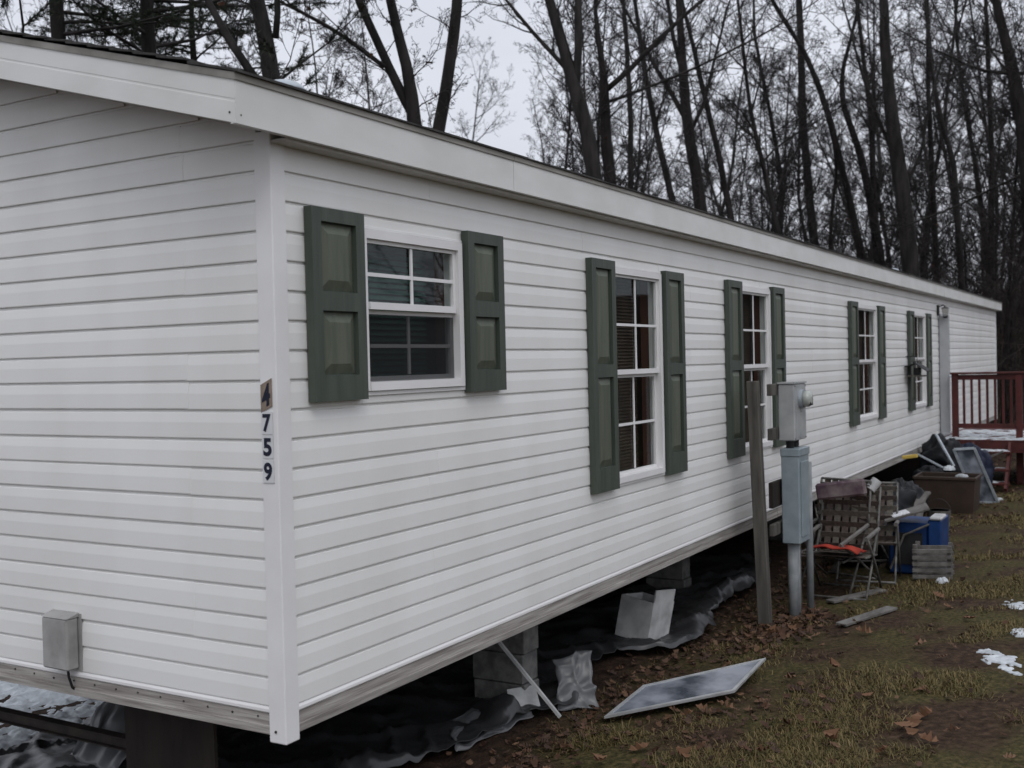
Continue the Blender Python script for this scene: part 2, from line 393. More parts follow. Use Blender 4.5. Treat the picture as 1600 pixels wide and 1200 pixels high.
MB().box(.004, .075, ZB-.105, .043, WY-.05, ZB-.013).build('rim_board', 'rim_wood', home, bevel=.003)
MB().box(-.003, .076, ZB-.105, .0038, WY-.05, ZB-.066).build('rim_board', 'rim_wood', home, bevel=.002)
for i in range(26):                                             # nail heads
    y = .16+i*.15
    MB().tube([(.005, y, ZB-.035+rs.uniform(-.008, .008)), (.0015, y, ZB-.035)], .005, 6).build('nail_head', 'steel', home)
def corner_post(x, y, sx, sy, z0, z1):
    poly = [(0, 0), (.088, 0), (.088, .030), (.030, .030), (.030, .095), (0, .095)]
    P = [(x+sx*a, y+sy*b) for a, b in poly]
    m = MB(); n = len(P)
    m.add([(p[0], p[1], z0) for p in P]+[(p[0], p[1], z1) for p in P], [tuple(range(n)), tuple(range(2*n-1, n-1, -1))]+[(i, (i+1) % n, n+(i+1) % n, n+i) for i in range(n)])
    return m.build('corner_post', 'vinyl_trim', home, bevel=.004)
corner_post(-.008, -.008, 1, 1, ZB-.135, ZS+.05); corner_post(LX+.02, -.008, -1, 1, ZB-.12, ZS-.004)
MB().tube([(-.012, .048, ZB-.085), (-.007, .048, ZB-.085)], .006, 8).build('screw', 'steel', home)
# floor, belly, interior
MB().box(.05, .05, ZB-.02, LX-.06, WY-.06, ZB+.02).build('floor', 'room', home)
MB().box(.06, .06, ZB-.115, LX-.06, WY-.06, ZB-.03).build('belly_wrap', 'belly', home)
MB().box(.062, .9, ZB, LX-.06, .94, ZS-.01).build('partition', 'room', home)
MB().box(.062, .065, ZS-.06, LX-.06, WY-.065, ZS-.012).build('ceiling', 'room', home)
for y in (.95, WY-.95):
    MB().box(.7, y-.05, ZB-.42, LX-.1, y+.05, ZB-.405).box(.7, y-.006, ZB-.405, LX-.1, y+.006, ZB-.18).box(.7, y-.05, ZB-.18, LX-.1, y+.05, ZB-.165).build('chassis_beam', 'steel', home)
# roof: deck, soffits, fascia boards, shingles, vents
rz = lambda y: FT+PITCH_R*(min(y, WY-y)+OYO)
m = MB()
YA, YB, YM = -OYO+.008, WY+OYO-.008, WY/2
sec = [(YA, FT-.02), (YM, rz(YM)-.02), (YB, FT-.02), (YB, FT-.004), (YM, rz(YM)-.004), (YA, FT-.004)]
m.prism(sec, lambda u, y, z: (u, y, z), -OXO+.008, LX+.15)
roof = m.build('roof', 'shingle', home)
for k in range(76):
    x0 = -OXO-.014+k*.33
    mm = MB(); yA = -OYO-.018-rs.uniform(0, .007); t = rs.uniform(.007, .011); x1 = min(x0+.327, LX+.17)
    zf = lambda y: FT+PITCH_R*(y+OYO)
    mm.add([(x0, yA, zf(yA)), (x1, yA, zf(yA)), (x1, .12, zf(.12)), (x0, .12, zf(.12)), (x0, yA, zf(yA)+t), (x1, yA, zf(yA)+t), (x1, .12, zf(.12)+t), (x0, .12, zf(.12)+t)],
           [(3, 2, 1, 0), (4, 5, 6, 7), (0, 1, 5, 4), (1, 2, 6, 5), (2, 3, 7, 6), (3, 0, 4, 7)])
    mm.build('shingle', 'shingle', roof)
for k in range(16):
    y0 = .125+k*.14; y1 = y0+.16; xo = -OXO-.015-rs.uniform(0, .008); t = .009
    if y1 > WY/2+.02: break
    mm = MB(); zf = lambda y: FT+PITCH_R*(y+OYO)+.004
    mm.add([(xo, y0, zf(y0)+t), (.6, y0, zf(y0)+t), (.6, y1, zf(y1)), (xo, y1, zf(y1)), (xo, y0, zf(y0)+t*2), (.6, y0, zf(y0)+t*2), (.6, y1, zf(y1)+t), (xo, y1, zf(y1)+t)],
           [(3, 2, 1, 0), (4, 5, 6, 7), (0, 1, 5, 4), (1, 2, 6, 5), (2, 3, 7, 6), (3, 0, 4, 7)])
    mm.build('shingle', 'shingle', roof)
# eave fascia in lengths with seams; each has a drip lip, a face and a bottom return
fp = [(0, FB), (0, FT-.028), (.022, FT-.028), (.022, FB+.012), (.03, FB)]
fdp = [(-.003, FT-.030), (-.007, FT-.032), (-.008, FT-.004), (.022, FT-.004), (.022, FT-.027), (.001, FT-.027)]
edges = [-OXO, 3.28-1.45, 5.5, 9.1, 12.75, 16.4, 20.05, LX+.16]
for a, b in zip(edges, edges[1:]):
    off = rs.uniform(-.002, .002)
    MB().prism([(-OYO+p[0]+off, p[1]) for p in fp], lambda u, y, z: (u, y, z), a+.001, b-.001).build('fascia_board', 'fascia', home)
    MB().prism([(-OYO+p[0]+off, p[1]) for p in fdp], lambda u, y, z: (u, y, z), a-(.006 if a < 0 else 0), b-.001).build('drip_edge', 'drip_edge', home)
# rake fascia on the near gable, climbing to the ridge
def rake(s0, s1, side, off, drip=False):
    pts = []
    pr = [(0, FB-FT), (0, -.118), (.0012, -.116), (.0012, -.108), (0, -.106), (0, -.028), (.022, -.028), (.022, -.188), (.03, FB-FT)] if not drip else [(-.003, -.030), (-.006, -.032), (-.008, -.004), (.022, -.004), (.022, -.027), (.001, -.027)]
    def fn(u, x, dz):
        y = u if side == 0 else WY-u
        return (-OXO+x+off, y, FT+PITCH_R*(u+OYO)+dz)
    return MB().prism(pr, fn, s0, s1)
rake(-OYO+.003, WY/2, 0, 0).build('fascia_board', 'fascia', home)
rake(-OYO+.003, WY/2, 1, 0.001).build('fascia_board', 'fascia', home)
rake(-OYO-.006, WY/2, 0, 0, True).build('drip_edge', 'drip_edge', home); rake(-OYO-.006, WY/2, 1, 0, True).build('drip_edge', 'drip_edge', home)
# soffits
MB().box(.0, -OYO+.032, ZS-.002, LX+.1, .03, ZS+.010).build('soffit', 'soffit', home)
m = MB()
for y0, y1, s in ((-OYO+.024, YM, 1), (YM, WY+OYO-.02, -1)):
    zA = lambda y: FB+.006+PITCH_R*(min(y, WY-y)+OYO)
    m.add([(-OXO+.026, y0, zA(y0)), (.03, y0, zA(y0)), (.03, y1, zA(y1)), (-OXO+.026, y1, zA(y1)), (-OXO+.026, y0, zA(y0)+.012), (.03, y0, zA(y0)+.012), (.03, y1, zA(y1)+.012), (-OXO+.026, y1, zA(y1)+.012)],
          [(3, 2, 1, 0), (4, 5, 6, 7), (0, 1, 5, 4), (1, 2, 6, 5), (2, 3, 7, 6), (3, 0, 4, 7)])
m.build('soffit', 'soffit', home)
m = MB().prism([(-OYO+.01, FT-.02), (WY+OYO-.01, FT-.02), (WY/2, rz(WY/2)-.03)], lambda u, y, z: (u, y, z), LX-.02, LX+.0); m.build('gable_infill', 'vinyl', home)
MB().tube([(-OXO+.03, -OYO-.0015, FB+.035), (-OXO+.03, -OYO+.002, FB+.035)], .004, 6).build('screw', 'steel', home)
MB().tube([(-OXO-.002, -OYO+.03, FB+.045), (-OXO+.002, -OYO+.03, FB+.045)], .005, 6).build('screw', 'steel', home)
def vent(x, y, r, h, lab):
    z = rz(y); m = MB(); pts = []; rr = []
    for k in range(7):
        t = k/6*math.pi/2; pts.append((x, y, z-.02+.06+h*math.sin(t))); rr.append(max(.004, r*math.cos(t)))
    m.tube([(x, y, z-.05), (x, y, z+.04)], [r*.8, r*.8], 18); m.tube(pts, rr, 18)
    m.build('roof_vent', 'galv', home, smooth=True, label=lab)
vent(.72, .56, .115, .06, 'pale domed roof vent near the front corner'); vent(15.9, .62, .11, .06, 'pale domed roof vent far down the roof')
# windows and shutters
def window(i, x0, x1, z0, z1):
    z0 += ZB; z1 += ZB; F = .042; zm = (z0+z1)/2+.005; xm = (x0+x1)/2; yf = -.020
    m = MB()
    m.box(x0+.001, yf, z0+.001, x0+F, .075, z1-.001).box(x1-F, yf, z0+.001, x1-.001, .075, z1-.001).box(x0+F, yf, z1-F, x1-F, .075, z1-.001).box(x0+F, yf-.006, z0+.001, x1-F, .075, z0+F)
    win = m.build('window', 'vinyl_trim', home, label='white double hung window with grille bars, %s' % ['first and squarest, nearest the corner', 'second from the near corner', 'third, behind the meter post', 'fourth from the near corner', 'farthest, beside the door'][i])
    # sill / J channel lip
    MB().box(x0-.012, -.012, z0-.022, x1+.012, .02, z0-.001).build('sill', 'vinyl_trim', win, bevel=.002)
    MB().box(x0-.012, -.010, z1+.001, x1+.012, .02, z1+.016).build('head_channel', 'vinyl_trim', win, bevel=.002)
    for q, (za, zb, yy) in enumerate(((z0+F+.001, zm-.001, .038), (zm+.001, z1-F-.001, .012))):
        s = .024; a, b = x0+F+.001, x1-F-.001; m = MB()
        tr = .022 if q == 0 else .018
        m.box(a, yy-.012, za, a+s, yy+.012, zb).box(b-s, yy-.012, za, b, yy+.012, zb).box(a+s, yy-.012, zb-tr, b-s, yy+.012, zb)
        m.box(a+s, yy-(.012 if q == 0 else .026), za, b-s, yy+.012, za+(.024 if q == 0 else .034)); m.build('sash', 'vinyl_trim', win)
        zc = (za+zb)/2; m1 = MB().box(xm-.009, yy-.007, za+.03, xm+.009, yy+.001, zb-.02); m1.build('grille_bar', 'vinyl_trim', win)
        MB().box(a+s, yy-.009, zc-.009, xm-.0095, yy+.001, zc+.009).box(xm+.0095, yy-.009, zc-.009, b-s, yy+.001, zc+.009).build('grille_bar', 'vinyl_trim', win)
        for (pa, pb) in ((a+s, xm-.009), (xm+.009, b-s)):
            for (ra, rb) in ((za+.024, zc-.009), (zc+.009, zb-tr)):
                MB().box(pa, yy+.003, ra, pb, yy+.006, rb).build('pane', 'glass', win)
    if i == 0: MB().box(x0+F+.003, .020, z0+F+.002, x1-F-.003, .022, zm-.02).build('insect_screen', 'screen_mesh', win)
    # brown inner jamb and blind
    J = .145; m = MB()
    m.box(x0-.02, .0765, z0-.02, x0+.0, J, z1+.02).box(x1-.03, .0765, z0-.02, x1+.01, J, z1+.02).box(x0, .0765, z1-.02, x1-.03, J, z1+.02).box(x0, .0765, z0-.02, x1-.03, J, z0+.02)
    m.build('inner_jamb', 'jamb_wood', win)
    m = MB(); k = 0; zz = z0+.05 if i else z0+.03
    while zz < z1-.02:
        m.add([(x0+.02, J+.004, zz), (x1-.10, J+.004, zz), (x1-.10, J+.022, zz+.022), (x0+.02, J+.022, zz+.022), (x0+.02, J+.006, zz-.001), (x1-.10, J+.006, zz-.001), (x1-.10, J+.024, zz+.021), (x0+.02, J+.024, zz+.021)],
              [(3, 2, 1, 0), (4, 5, 6, 7), (0, 1, 5, 4), (1, 2, 6, 5), (2, 3, 7, 6), (3, 0, 4, 7)]); zz += .024 if i else .03
    m.build('blind', 'blind_green' if i == 0 else 'blind_brown', win, fix=False)
def shutter(x0, x1, z0, z1, tilt=0):
    z0 += ZB; z1 += ZB; y0, y1 = -.048, -.004; ST = .062; m = MB(); zm = z0+(z1-z0)*.52
    top, bot, mid = .06, (.115 if z1-z0 < 1 else .16), .085
    m.box(x0, y0, z0, x0+ST, y1, z1).box(x1-ST, y0, z0, x1, y1, z1)
    for a, b in ((z0, z0+bot), (zm-mid/2, zm+mid/2), (z1-top, z1)): m.box(x0+ST, y0, a, x1-ST, y1, b)
    m.box(x0+ST, y1-.019, z0+bot, x1-ST, y1-.004, zm-mid/2).box(x0+ST, y1-.019, zm+mid/2, x1-ST, y1-.004, z1-top)
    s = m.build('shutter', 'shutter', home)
    for a, b in ((z0+bot, zm-mid/2), (zm+mid/2, z1-top)):
        xa, xb, za, zb = x0+ST+.006, x1-ST-.006, a+.006, b-.006; g = .045; yo = y1-.020; yi = y0+.008
        MB().add([(xa, yo, za), (xb, yo, za), (xb, yo, zb), (xa, yo, zb), (xa+g, yi, za+g), (xb-g, yi, za+g), (xb-g, yi, zb-g), (xa+g, yi, zb-g)],
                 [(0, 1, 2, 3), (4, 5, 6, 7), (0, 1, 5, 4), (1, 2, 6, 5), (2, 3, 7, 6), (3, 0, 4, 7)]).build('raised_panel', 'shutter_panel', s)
for i, wn in enumerate(WINS): window(i, *wn)
for a, b, c, d in [(.197, .565, 1.31, 2.165), (1.455, 1.823, 1.312, 2.172), (2.942, 3.305, .592, 2.135), (4.20, 4.565, .590, 2.125), (5.605, 5.97, .592, 2.135), (6.895, 7.262, .588, 2.135),
                   (10.03, 10.397, .597, 2.115), (11.60, 11.967, .60, 2.11), (13.71, 14.077, .60, 2.105), (15.21, 15.577, .60, 2.105)]: shutter(a, b, c, d)
# door with frame, threshold and handle
a, b, c, d = DOOR; c += ZB; d += ZB
m = MB().box(a+.001, -.03, c, a+.06, .07, d-.001).box(b-.06, -.03, c, b-.001, .07, d-.001).box(a+.06, -.03, d-.06, b-.06, .07, d-.001)
dr = m.build('door', 'door', home, label='grey white entry door by the deck')
MB().box(a+.061, .0, c+.01, b-.061, .04, d-.061).build('door_slab', 'door', dr)
for q in ((c+.12, c+.9), (c+1.05, d-.18)): MB().box(a+.18, -.008, q[0], b-.18, -.0005, q[1]).build('door_panel', 'vinyl_trim', dr, bevel=.003)
MB().ellip((b-.12, -.04, c+.98), .03, .03, .03, 10, 6).build('door_knob', 'galv', dr, smooth=True)
MB().box(a-.02, -.06, c-.04, b+.02, .06, c-.002).build('threshold', 'aluminium', dr)
# storm door standing open against the hinge side: the grey upright edge
MB().box(a-.05, -.16, c+.03, a-.012, -.018, d-.05).build('storm_door', 'door', dr)
# porch light
px, pz = 16.42, ZB+2.18
m = MB().box(px-.05, -.03, pz-.08, px+.05, -.002, pz+.10); pl = m.build('porch_light', 'lamp_black', home, label='black porch lantern by the door')
MB().tube([(px, -.03, pz+.07), (px, -.1, pz+.10), (px, -.13, pz+.07)], .010, 6).build('bracket', 'lamp_black', pl)
MB().tube([(px, -.13, pz+.07), (px, -.13, pz+.045), (px, -.13, pz+.04)], [.012, .075, .078], 6).build('lamp_cap', 'lamp_black', pl)
MB().tube([(px, -.13, pz+.038), (px, -.13, pz-.10)], [.062, .045], 6).build('lamp_glass', 'lamp_glass', pl)
MB().tube([(px, -.13, pz-.10), (px, -.13, pz-.125)], [.052, .03], 6).build('lamp_base', 'lamp_black', pl)
# utility box on the gable
m = MB().box(-.075, 1.302, ZB+.035, -.006, 1.488, ZB+.285); ub = m.build('utility_box', 'grey_box', home, bevel=.008, label='weathered grey utility box on the gable wall')
MB().box(-.005, 1.285, ZB+.025, .0, 1.505, ZB+.30).build('flange', 'grey_box', ub)
MB().prism([(-.077, ZB+.2855), (-.004, ZB+.305), (-.004, ZB+.2855)], lambda u, x, z: (x, u, z), 1.300, 1.490).build('lid', 'grey_box', ub)
MB().tube([(-.03, 1.36, ZB+.034), (-.025, 1.36, ZB-.01), (-.012, 1.355, ZB-.06), (.05, 1.35, ZB-.12)], .007, 6).build('cable', 'black', ub)
# house number tiles on the corner post
def digit(ch, zc, h, shear, platemat, par_label):
    ww = .062; yc = .048; x = -.0095
    p = [(-ww/2, -h/2), (ww/2, -h/2), (ww/2, h/2), (-ww/2, h/2)]
    P = [(a, b+shear*a) for a, b in p]
    m = MB().add([(x, yc-a, zc+b) for a, b in P]+[(x-.003, yc-a, zc+b) for a, b in P], [(0, 1, 2, 3), (7, 6, 5, 4)]+[(i, (i+1) % 4, 4+(i+1) % 4, 4+i) for i in range(4)])
    pl = m.build('number_tile', platemat, home, label=par_label)
    cu = bpy.data.curves.new('digit', 'FONT'); cu.body = ch; cu.size = 1; cu.align_x = 'CENTER'; cu.offset = .035; cu.extrude = 0.02
    t = bpy.data.objects.new('digit_source', cu); COL.objects.link(t); dg = bpy.context.evaluated_depsgraph_get(); dg.update()
    me = bpy.data.meshes.new_from_object(t.evaluated_get(dg)); bpy.data.objects.remove(t)
    xs = [v.co.x for v in me.vertices]; ys = [v.co.y for v in me.vertices]
    x0, x1, y0, y1 = min(xs), max(xs), min(ys), max(ys); hh = h*.80; w2 = ww*.74
    for v in me.vertices:
        a = ((v.co.x-x0)/(x1-x0)-.5)*w2; b = ((v.co.y-y0)/(y1-y0)-.5)*hh
        v.co = Vector((x-.0035-(.0012 if v.co.z > 0 else 0), yc-a, zc+b+shear*a))
    me.materials.clear(); me.materials.append(MATS['digit_black'])
    o = bpy.data.objects.new('digit', me); COL.objects.link(o); o.parent = pl
for ch, zc, h, sh, pm, lb in (('4', 1.348, .118, .45, 'tan_plate', 'tan slanted tile with the digit 4'), ('7', 1.232, .096, 0, 'clear_plate', 'pale tile with the digit 7'),
                              ('5', 1.130, .096, 0, 'clear_plate', 'pale tile with the digit 5'), ('9', 1.026, .096, 0, 'clear_plate', 'pale tile with the digit 9')):
    digit(ch, ZB+zc, h, sh, pm, lb)
# unseen rear skirting, added to keep daylight out from under the home
for k in range(11):
    MB().box(2.4+k*2, WY-.03, -.6, 2.4+k*2+1.99, WY-.012, ZB-.02).build('unseen_skirting_panel', 'vinyl', home)

# ------------------------------------------------------------------ under the home: piers, sheet plastic, beam, boards
def pier(x, y, top, label, w=.2, l=.4, h=.2):
    t = thing('block_pier', label, 'pier', (x, y, gz(x, y)), 'block piers under the home')
    z = gz(x, y)-.02; k = 0
    while z < top-.05:
        hh = min(h, top-z); o = .01*(k % 2)
        bl = MB(); a, b = (l/2, w/2) if k % 2 == 0 else (l/2-.004, w/2+.003)
        bl.box(x-b, y-a+o, z, x+b, y+a+o, z+hh-.006)
        bl.build('concrete_block', 'block', t, bevel=.006); z += hh; k += 1
    MB().box(x-.1, y-.2, z-.004, x+.1, y+.2, z+.02).build('wood_shim', 'post_wood', t)
for (x, y, lb) in ((2.86, .62, 'pale concrete block pier behind the leaning white stick'), (6.55, .95, 'concrete block pier behind the tilted white box'),
                   (10.2, .95, 'shadowed concrete block pier under the fourth window'), (13.8, .95, 'shadowed concrete block pier farthest down the home')):
    pier(x, y, ZB-.46 if y > .7 else ZB-.19, lb)
# loose plastic ground sheet with a crumpled, lifted edge along the wall line
EDGE = [(-.25, 1.15), (.35, .75), (1.1, .55), (1.6, .42), (1.95, .40), (2.3, .30), (2.64, .30), (2.94, .10), (3.2, .30), (3.7, .48), (4.18, .40), (4.4, .08), (4.57, .02), (5.25, .0), (5.7, .22), (6.3, .25), (6.85, .18), (7.4, .3), (8.5, .5)]
def edge_y(x):
    for (a, ya), (b, yb) in zip(EDGE, EDGE[1:]):
        if a <= x <= b: return ya+(yb-ya)*(x-a)/(b-a)
    return EDGE[-1][1]
m = MB(); NXs, NYs = 330, 110
for j in range(NYs+1):
    for i in range(NXs+1):
        x = -.2+8.6*i/NXs; t = j/NYs; y = edge_y(x)+(3.4-edge_y(x))*t**1.6
        f = noise.noise(Vector((x*3.1, y*2.2, 5)))*.05+noise.noise(Vector((x*8, y*7, 9)))*.022
        rid = abs(noise.noise(Vector((x*2.3+y*1.2, y*.8, 2.2)))); f = f*.4+.042*(1-min(1, rid*7))*sstep(0, .06, t)
        f += .028*(1-min(1, abs(noise.noise(Vector((x*3.1-y*2, y*2.3, 6.2))))*5))+.009*(1-min(1, abs(noise.noise(Vector((x*9+y*5, y*8, 1.2))))*4.5))
        lift = 0
        for cx, wd, ht in ((3.05, .10, .09), (5.35, .5, .10), (6.6, .5, .16), (1.2, .3, .06), (2.45, .12, .1)):
            lift += ht*math.exp(-((x-cx)/wd)**2)*math.exp(-((t-.12)/.10)**2)
        yy = y+.05*noise.noise(Vector((x*5, 0, 4)))*(1-t)
        m.v.append((x+.03*noise.noise(Vector((x*4, y*4, 7))), yy, gz(x, y)+.03+max(0, f+.03)+lift))
for j in range(NYs):
    for i in range(NXs):
        a = j*(NXs+1)+i; m.f.append((a, a+1, a+NXs+2, a+NXs+1))
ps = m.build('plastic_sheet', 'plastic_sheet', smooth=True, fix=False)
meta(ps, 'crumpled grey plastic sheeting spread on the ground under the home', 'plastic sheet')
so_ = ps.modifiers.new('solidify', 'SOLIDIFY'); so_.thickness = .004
# torn plastic flaps
def flap(name, label, pts, folds, seed):
    r = random.Random(seed); m = MB(); n = 26
    A, B, C, D = [Vector(p) for p in pts]
    for j in range(n+1):
        for i in range(n+1):
            u, v = i/n, j/n; P = (A*(1-u)+B*u)*(1-v)+(D*(1-u)+C*u)*v
            rg_ = (1-min(1, abs(noise.noise(P*5+Vector((seed, 0, 0))))*4))*.026+(1-min(1, abs(noise.noise(P*11))*4))*.009; P = P+Vector((.03*noise.noise(P*7), .05*math.sin(u*folds*math.pi+seed)*(.3+v)*.6+.03*noise.noise(P*9)-rg_, .03*noise.noise(P*8)+rg_*.6)); m.v.append(tuple(P))
    for j in range(n):
        for i in range(n):
            a = j*(n+1)+i; m.f.append((a, a+1, a+n+2, a+n+1))
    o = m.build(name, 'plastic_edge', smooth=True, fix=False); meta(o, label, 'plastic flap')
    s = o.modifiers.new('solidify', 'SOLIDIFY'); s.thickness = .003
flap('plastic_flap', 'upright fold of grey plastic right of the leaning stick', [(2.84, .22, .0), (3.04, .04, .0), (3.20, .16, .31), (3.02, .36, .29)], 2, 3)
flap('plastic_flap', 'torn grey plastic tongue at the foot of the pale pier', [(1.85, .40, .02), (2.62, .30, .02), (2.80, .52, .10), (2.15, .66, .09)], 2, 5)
# tilted white box on the sheet
wb = thing('white_box', 'tilted white plastic box lying on the sheeting under the home', 'box', (4.55, .25, .02))
R = Matrix.Rotation(math.radians(7), 3, 'Y') @ Matrix.Rotation(math.radians(9), 3, 'X') @ Matrix.Rotation(math.radians(-6), 3, 'Z')
def rbox(m, c, R, a, b):
    vs = []
    for z in (a[2], b[2]):
        for x, y in ((a[0], a[1]), (b[0], a[1]), (b[0], b[1]), (a[0], b[1])): vs.append(Vector(c)+R @ Vector((x, y, z)))
    return m.add(vs, [(3, 2, 1, 0), (4, 5, 6, 7), (0, 1, 5, 4), (1, 2, 6, 5), (2, 3, 7, 6), (3, 0, 4, 7)])
c0 = (4.66, .42, .06); g = .012
for (nm, a, b) in (('box_side', (-.17, -.15, 0), (-.17+g, .15, .33)), ('box_side', (.17-g, -.15, 0), (.17, .15, .33)), ('box_end', (-.17+g, -.15, .0), (.17-g, -.15+g, .43)), ('box_end', (-.17+g, .15-g, 0), (.17-g, .15, .33)), ('box_base', (-.17+g, -.15+g, 0), (.17-g, .15-g, g))):
    rbox(MB(), c0, R, a, b).build(nm, 'white_plastic', wb)
meta(MB().beam((2.72, .14, .02), (2.60, .52, .50), .03, .018).build('white_stick', 'white_plastic'), 'thin white stick leaning against the pale pier', 'stick')
m = MB(); m.add([(2.55, .40, .05), (2.75, .30, .05), (2.86, .40, .15), (2.66, .50, .16), (2.55, .40, .058), (2.75, .30, .058), (2.86, .40, .158), (2.66, .50, .168)], [(3, 2, 1, 0), (4, 5, 6, 7), (0, 1, 5, 4), (1, 2, 6, 5), (2, 3, 7, 6), (3, 0, 4, 7)])
meta(m.build('plastic_scrap', 'white_plastic'), 'bent white plastic scrap at the foot of the pier', 'scrap')
# storm window lying in the grass
A, D_, B, C = Vector((2.73, -.17, .05)), Vector((3.30, -.19, .10)), Vector((4.10, -.79, .16)), Vector((3.42, -.79, .11))
sw = thing('storm_window', 'loose aluminium framed window pane lying tilted in the grass', 'window pane', (3.4, -.5, .05))
def quadpt(u, v, h=0):
    P = (A*(1-u)+C*u)*(1-v)+(D_*(1-u)+B*u)*v; nrm = (C-A).cross(D_-A).normalized(); return P+nrm*h
def qslab(m, u0, u1, v0, v1, h0, h1):
    vs = [quadpt(u, v, h) for h in (h0, h1) for u, v in ((u0, v0), (u1, v0), (u1, v1), (u0, v1))]
    return m.add(vs, [(3, 2, 1, 0), (4, 5, 6, 7), (0, 1, 5, 4), (1, 2, 6, 5), (2, 3, 7, 6), (3, 0, 4, 7)])
e = .035
for q in ((0, 1, 0, e*1.6), (0, 1, 1-e*1.6, 1), (0, e, e*1.6, 1-e*1.6), (1-e, 1, e*1.6, 1-e*1.6)): qslab(MB(), *q, 0, .016).build('frame_rail', 'aluminium', sw)
mm = bpy.data.materials.new('dusty_glass'); mm.use_nodes = True; nb = mm.node_tree.nodes['Principled BSDF']
tn = mm.node_tree.nodes.new('ShaderNodeTexNoise'); tn.inputs['Scale'].default_value = 3.5; tn.inputs['Detail'].default_value = 5
rr = mm.node_tree.nodes.new('ShaderNodeValToRGB'); rr.color_ramp.elements[0].color = (.05, .06, .075, 1); rr.color_ramp.elements[1].color = (.28, .30, .34, 1); rr.color_ramp.elements[0].position = .4; rr.color_ramp.elements[1].position = .65
tcn = mm.node_tree.nodes.new('ShaderNodeTexCoord'); mm.node_tree.links.new(tcn.outputs['Object'], tn.inputs['Vector'])
mm.node_tree.links.new(tn.outputs['Fac'], rr.inputs['Fac']); mm.node_tree.links.new(rr.outputs[0], nb.inputs['Base Color']); nb.inputs['Roughness'].default_value = .22
MATS['dusty_glass'] = mm
qslab(MB(), e, 1-e, e*1.6, 1-e*1.6, .005, .010).build('pane', 'dusty_glass', sw)
# dark steel beam across the near end and the brown board beside it
m = MB(); z = .36
m.box(.42, 1.25, z-.05, .48, 4.9, z-.044).box(.446, 1.25, z-.044, .454, 4.9, z+.012).box(.42, 1.25, z+.012, .48, 4.9, z+.018)
meta(m.build('steel_beam', 'steel', bevel=.002), 'rusty black steel beam crossing under the gable end', 'beam')
meta(MB().box(.40, 1.30, -.03, .58, 1.44, .308).build('concrete_block', 'block', bevel=.006), 'shadowed concrete block under the near end of the steel beam', 'block')
meta(MB().box(.38, 4.55, -.45, .58, 4.85, .308).build('concrete_block', 'block', bevel=.006), 'concrete block holding the outer end of the steel beam', 'block')
m = MB(); m.beam((.30, .72, .36), (.36, 1.42, .34), .018, .62); meta(m.build('plywood_board', 'dark_ply'), 'dark brown board standing under the gable rim', 'board')
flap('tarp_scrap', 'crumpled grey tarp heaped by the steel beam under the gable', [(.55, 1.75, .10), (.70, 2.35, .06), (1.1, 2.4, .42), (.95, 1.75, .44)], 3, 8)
# ------------------------------------------------------------------ meter pedestal
mp_ = thing('meter_pedestal', 'grey electric meter pedestal on a weathered wooden post before the wall', 'meter pedestal', (5.7, -.3, .02))
g0 = gz(5.7, -.3)-.05
m = MB(); bx_, by_ = 5.62, -.31; tx, ty = 5.60, -.245
vs = []
for (cx, cy, z, h) in ((bx_, by_, g0, .053), (tx, ty, ZB+1.26, .047)):
    vs += [(cx-h*.8, cy-h, z), (cx+h*.8, cy-h, z), (cx+h*.8, cy+h, z), (cx-h*.8, cy+h, z)]
m.add(vs, [(3, 2, 1, 0), (4, 5, 6, 7), (0, 1, 5, 4), (1, 2, 6, 5), (2, 3, 7, 6), (3, 0, 4, 7)]); m.build('wood_post', 'post_wood', mp_, bevel=.006)
m = MB(); m.box(6.28, -.42, g0, 6.36, -.33, ZB+.55); m.build('wood_post', 'post_wood', mp_, bevel=.005)
for z, h in ((1.18, .10), (.80, .10), (-.02, .10), (.28, .22)): MB().box(5.66, -.385, ZB+z-h/2, 6.34, -.345, ZB+z+h/2).build('cross_board', 'post_wood' if h < .2 else 'dark_ply', mp_, bevel=.004)
mbx = MB().box(5.84, -.53, ZB+.735, 6.20, -.388, ZB+1.225).build('meter_box', 'grey_metal', mp_, bevel=.008)
MB().box(5.83, -.536, ZB+1.226, 6.21, -.385, ZB+1.24).build('rain_cap', 'grey_metal', mbx)
pc = (6.03, ZB+1.09)
MB().tube([(pc[0], -.531, pc[1]), (pc[0], -.56, pc[1])], [.082, .082], 24).build('meter_ring', 'galv', mbx, smooth=False)
m = MB(); m.tube([(pc[0], -.561, pc[1]), (pc[0], -.60, pc[1]), (pc[0], -.62, pc[1]), (pc[0], -.63, pc[1]), (pc[0], -.634, pc[1])], [.072, .070, .060, .04, .010], 24); m.build('meter_dome', 'meter_glass', mbx, smooth=True)
MB().box(5.99, -.628, ZB+1.035, 6.07, -.60, ZB+1.075).build('dial', 'black', mbx)
MB().tube([(5.93, -.46, ZB+.65), (5.93, -.46, ZB+.735)], .035, 12).tube([(6.08, -.46, ZB+.65), (6.08, -.46, ZB+.735)], .035, 12).build('nipple', 'black', mp_)
MB().box(5.88, -.5325, ZB+.76, 6.16, -.5305, ZB+.99).build('access_cover', 'grey_metal', mbx, bevel=.0008)
MB().box(6.0, -.536, ZB+.755, 6.04, -.5328, ZB+.79).build('hasp', 'galv', mbx)
for sx_, sz_ in ((5.86, .75), (6.18, .75), (5.86, 1.205), (6.18, 1.205)): MB().tube([(sx_, -.530, ZB+sz_), (sx_, -.534, ZB+sz_)], .006, 6).build('screw', 'steel', mbx)
dbx = MB().box(5.85, -.555, ZB-.155, 6.17, -.40, ZB+.655).build('disconnect_box', 'blue_grey_metal', mp_, bevel=.008)
MB().box(5.842, -.562, ZB+.60, 6.178, -.396, ZB+.668).build('lid', 'blue_grey_metal', dbx, bevel=.006)
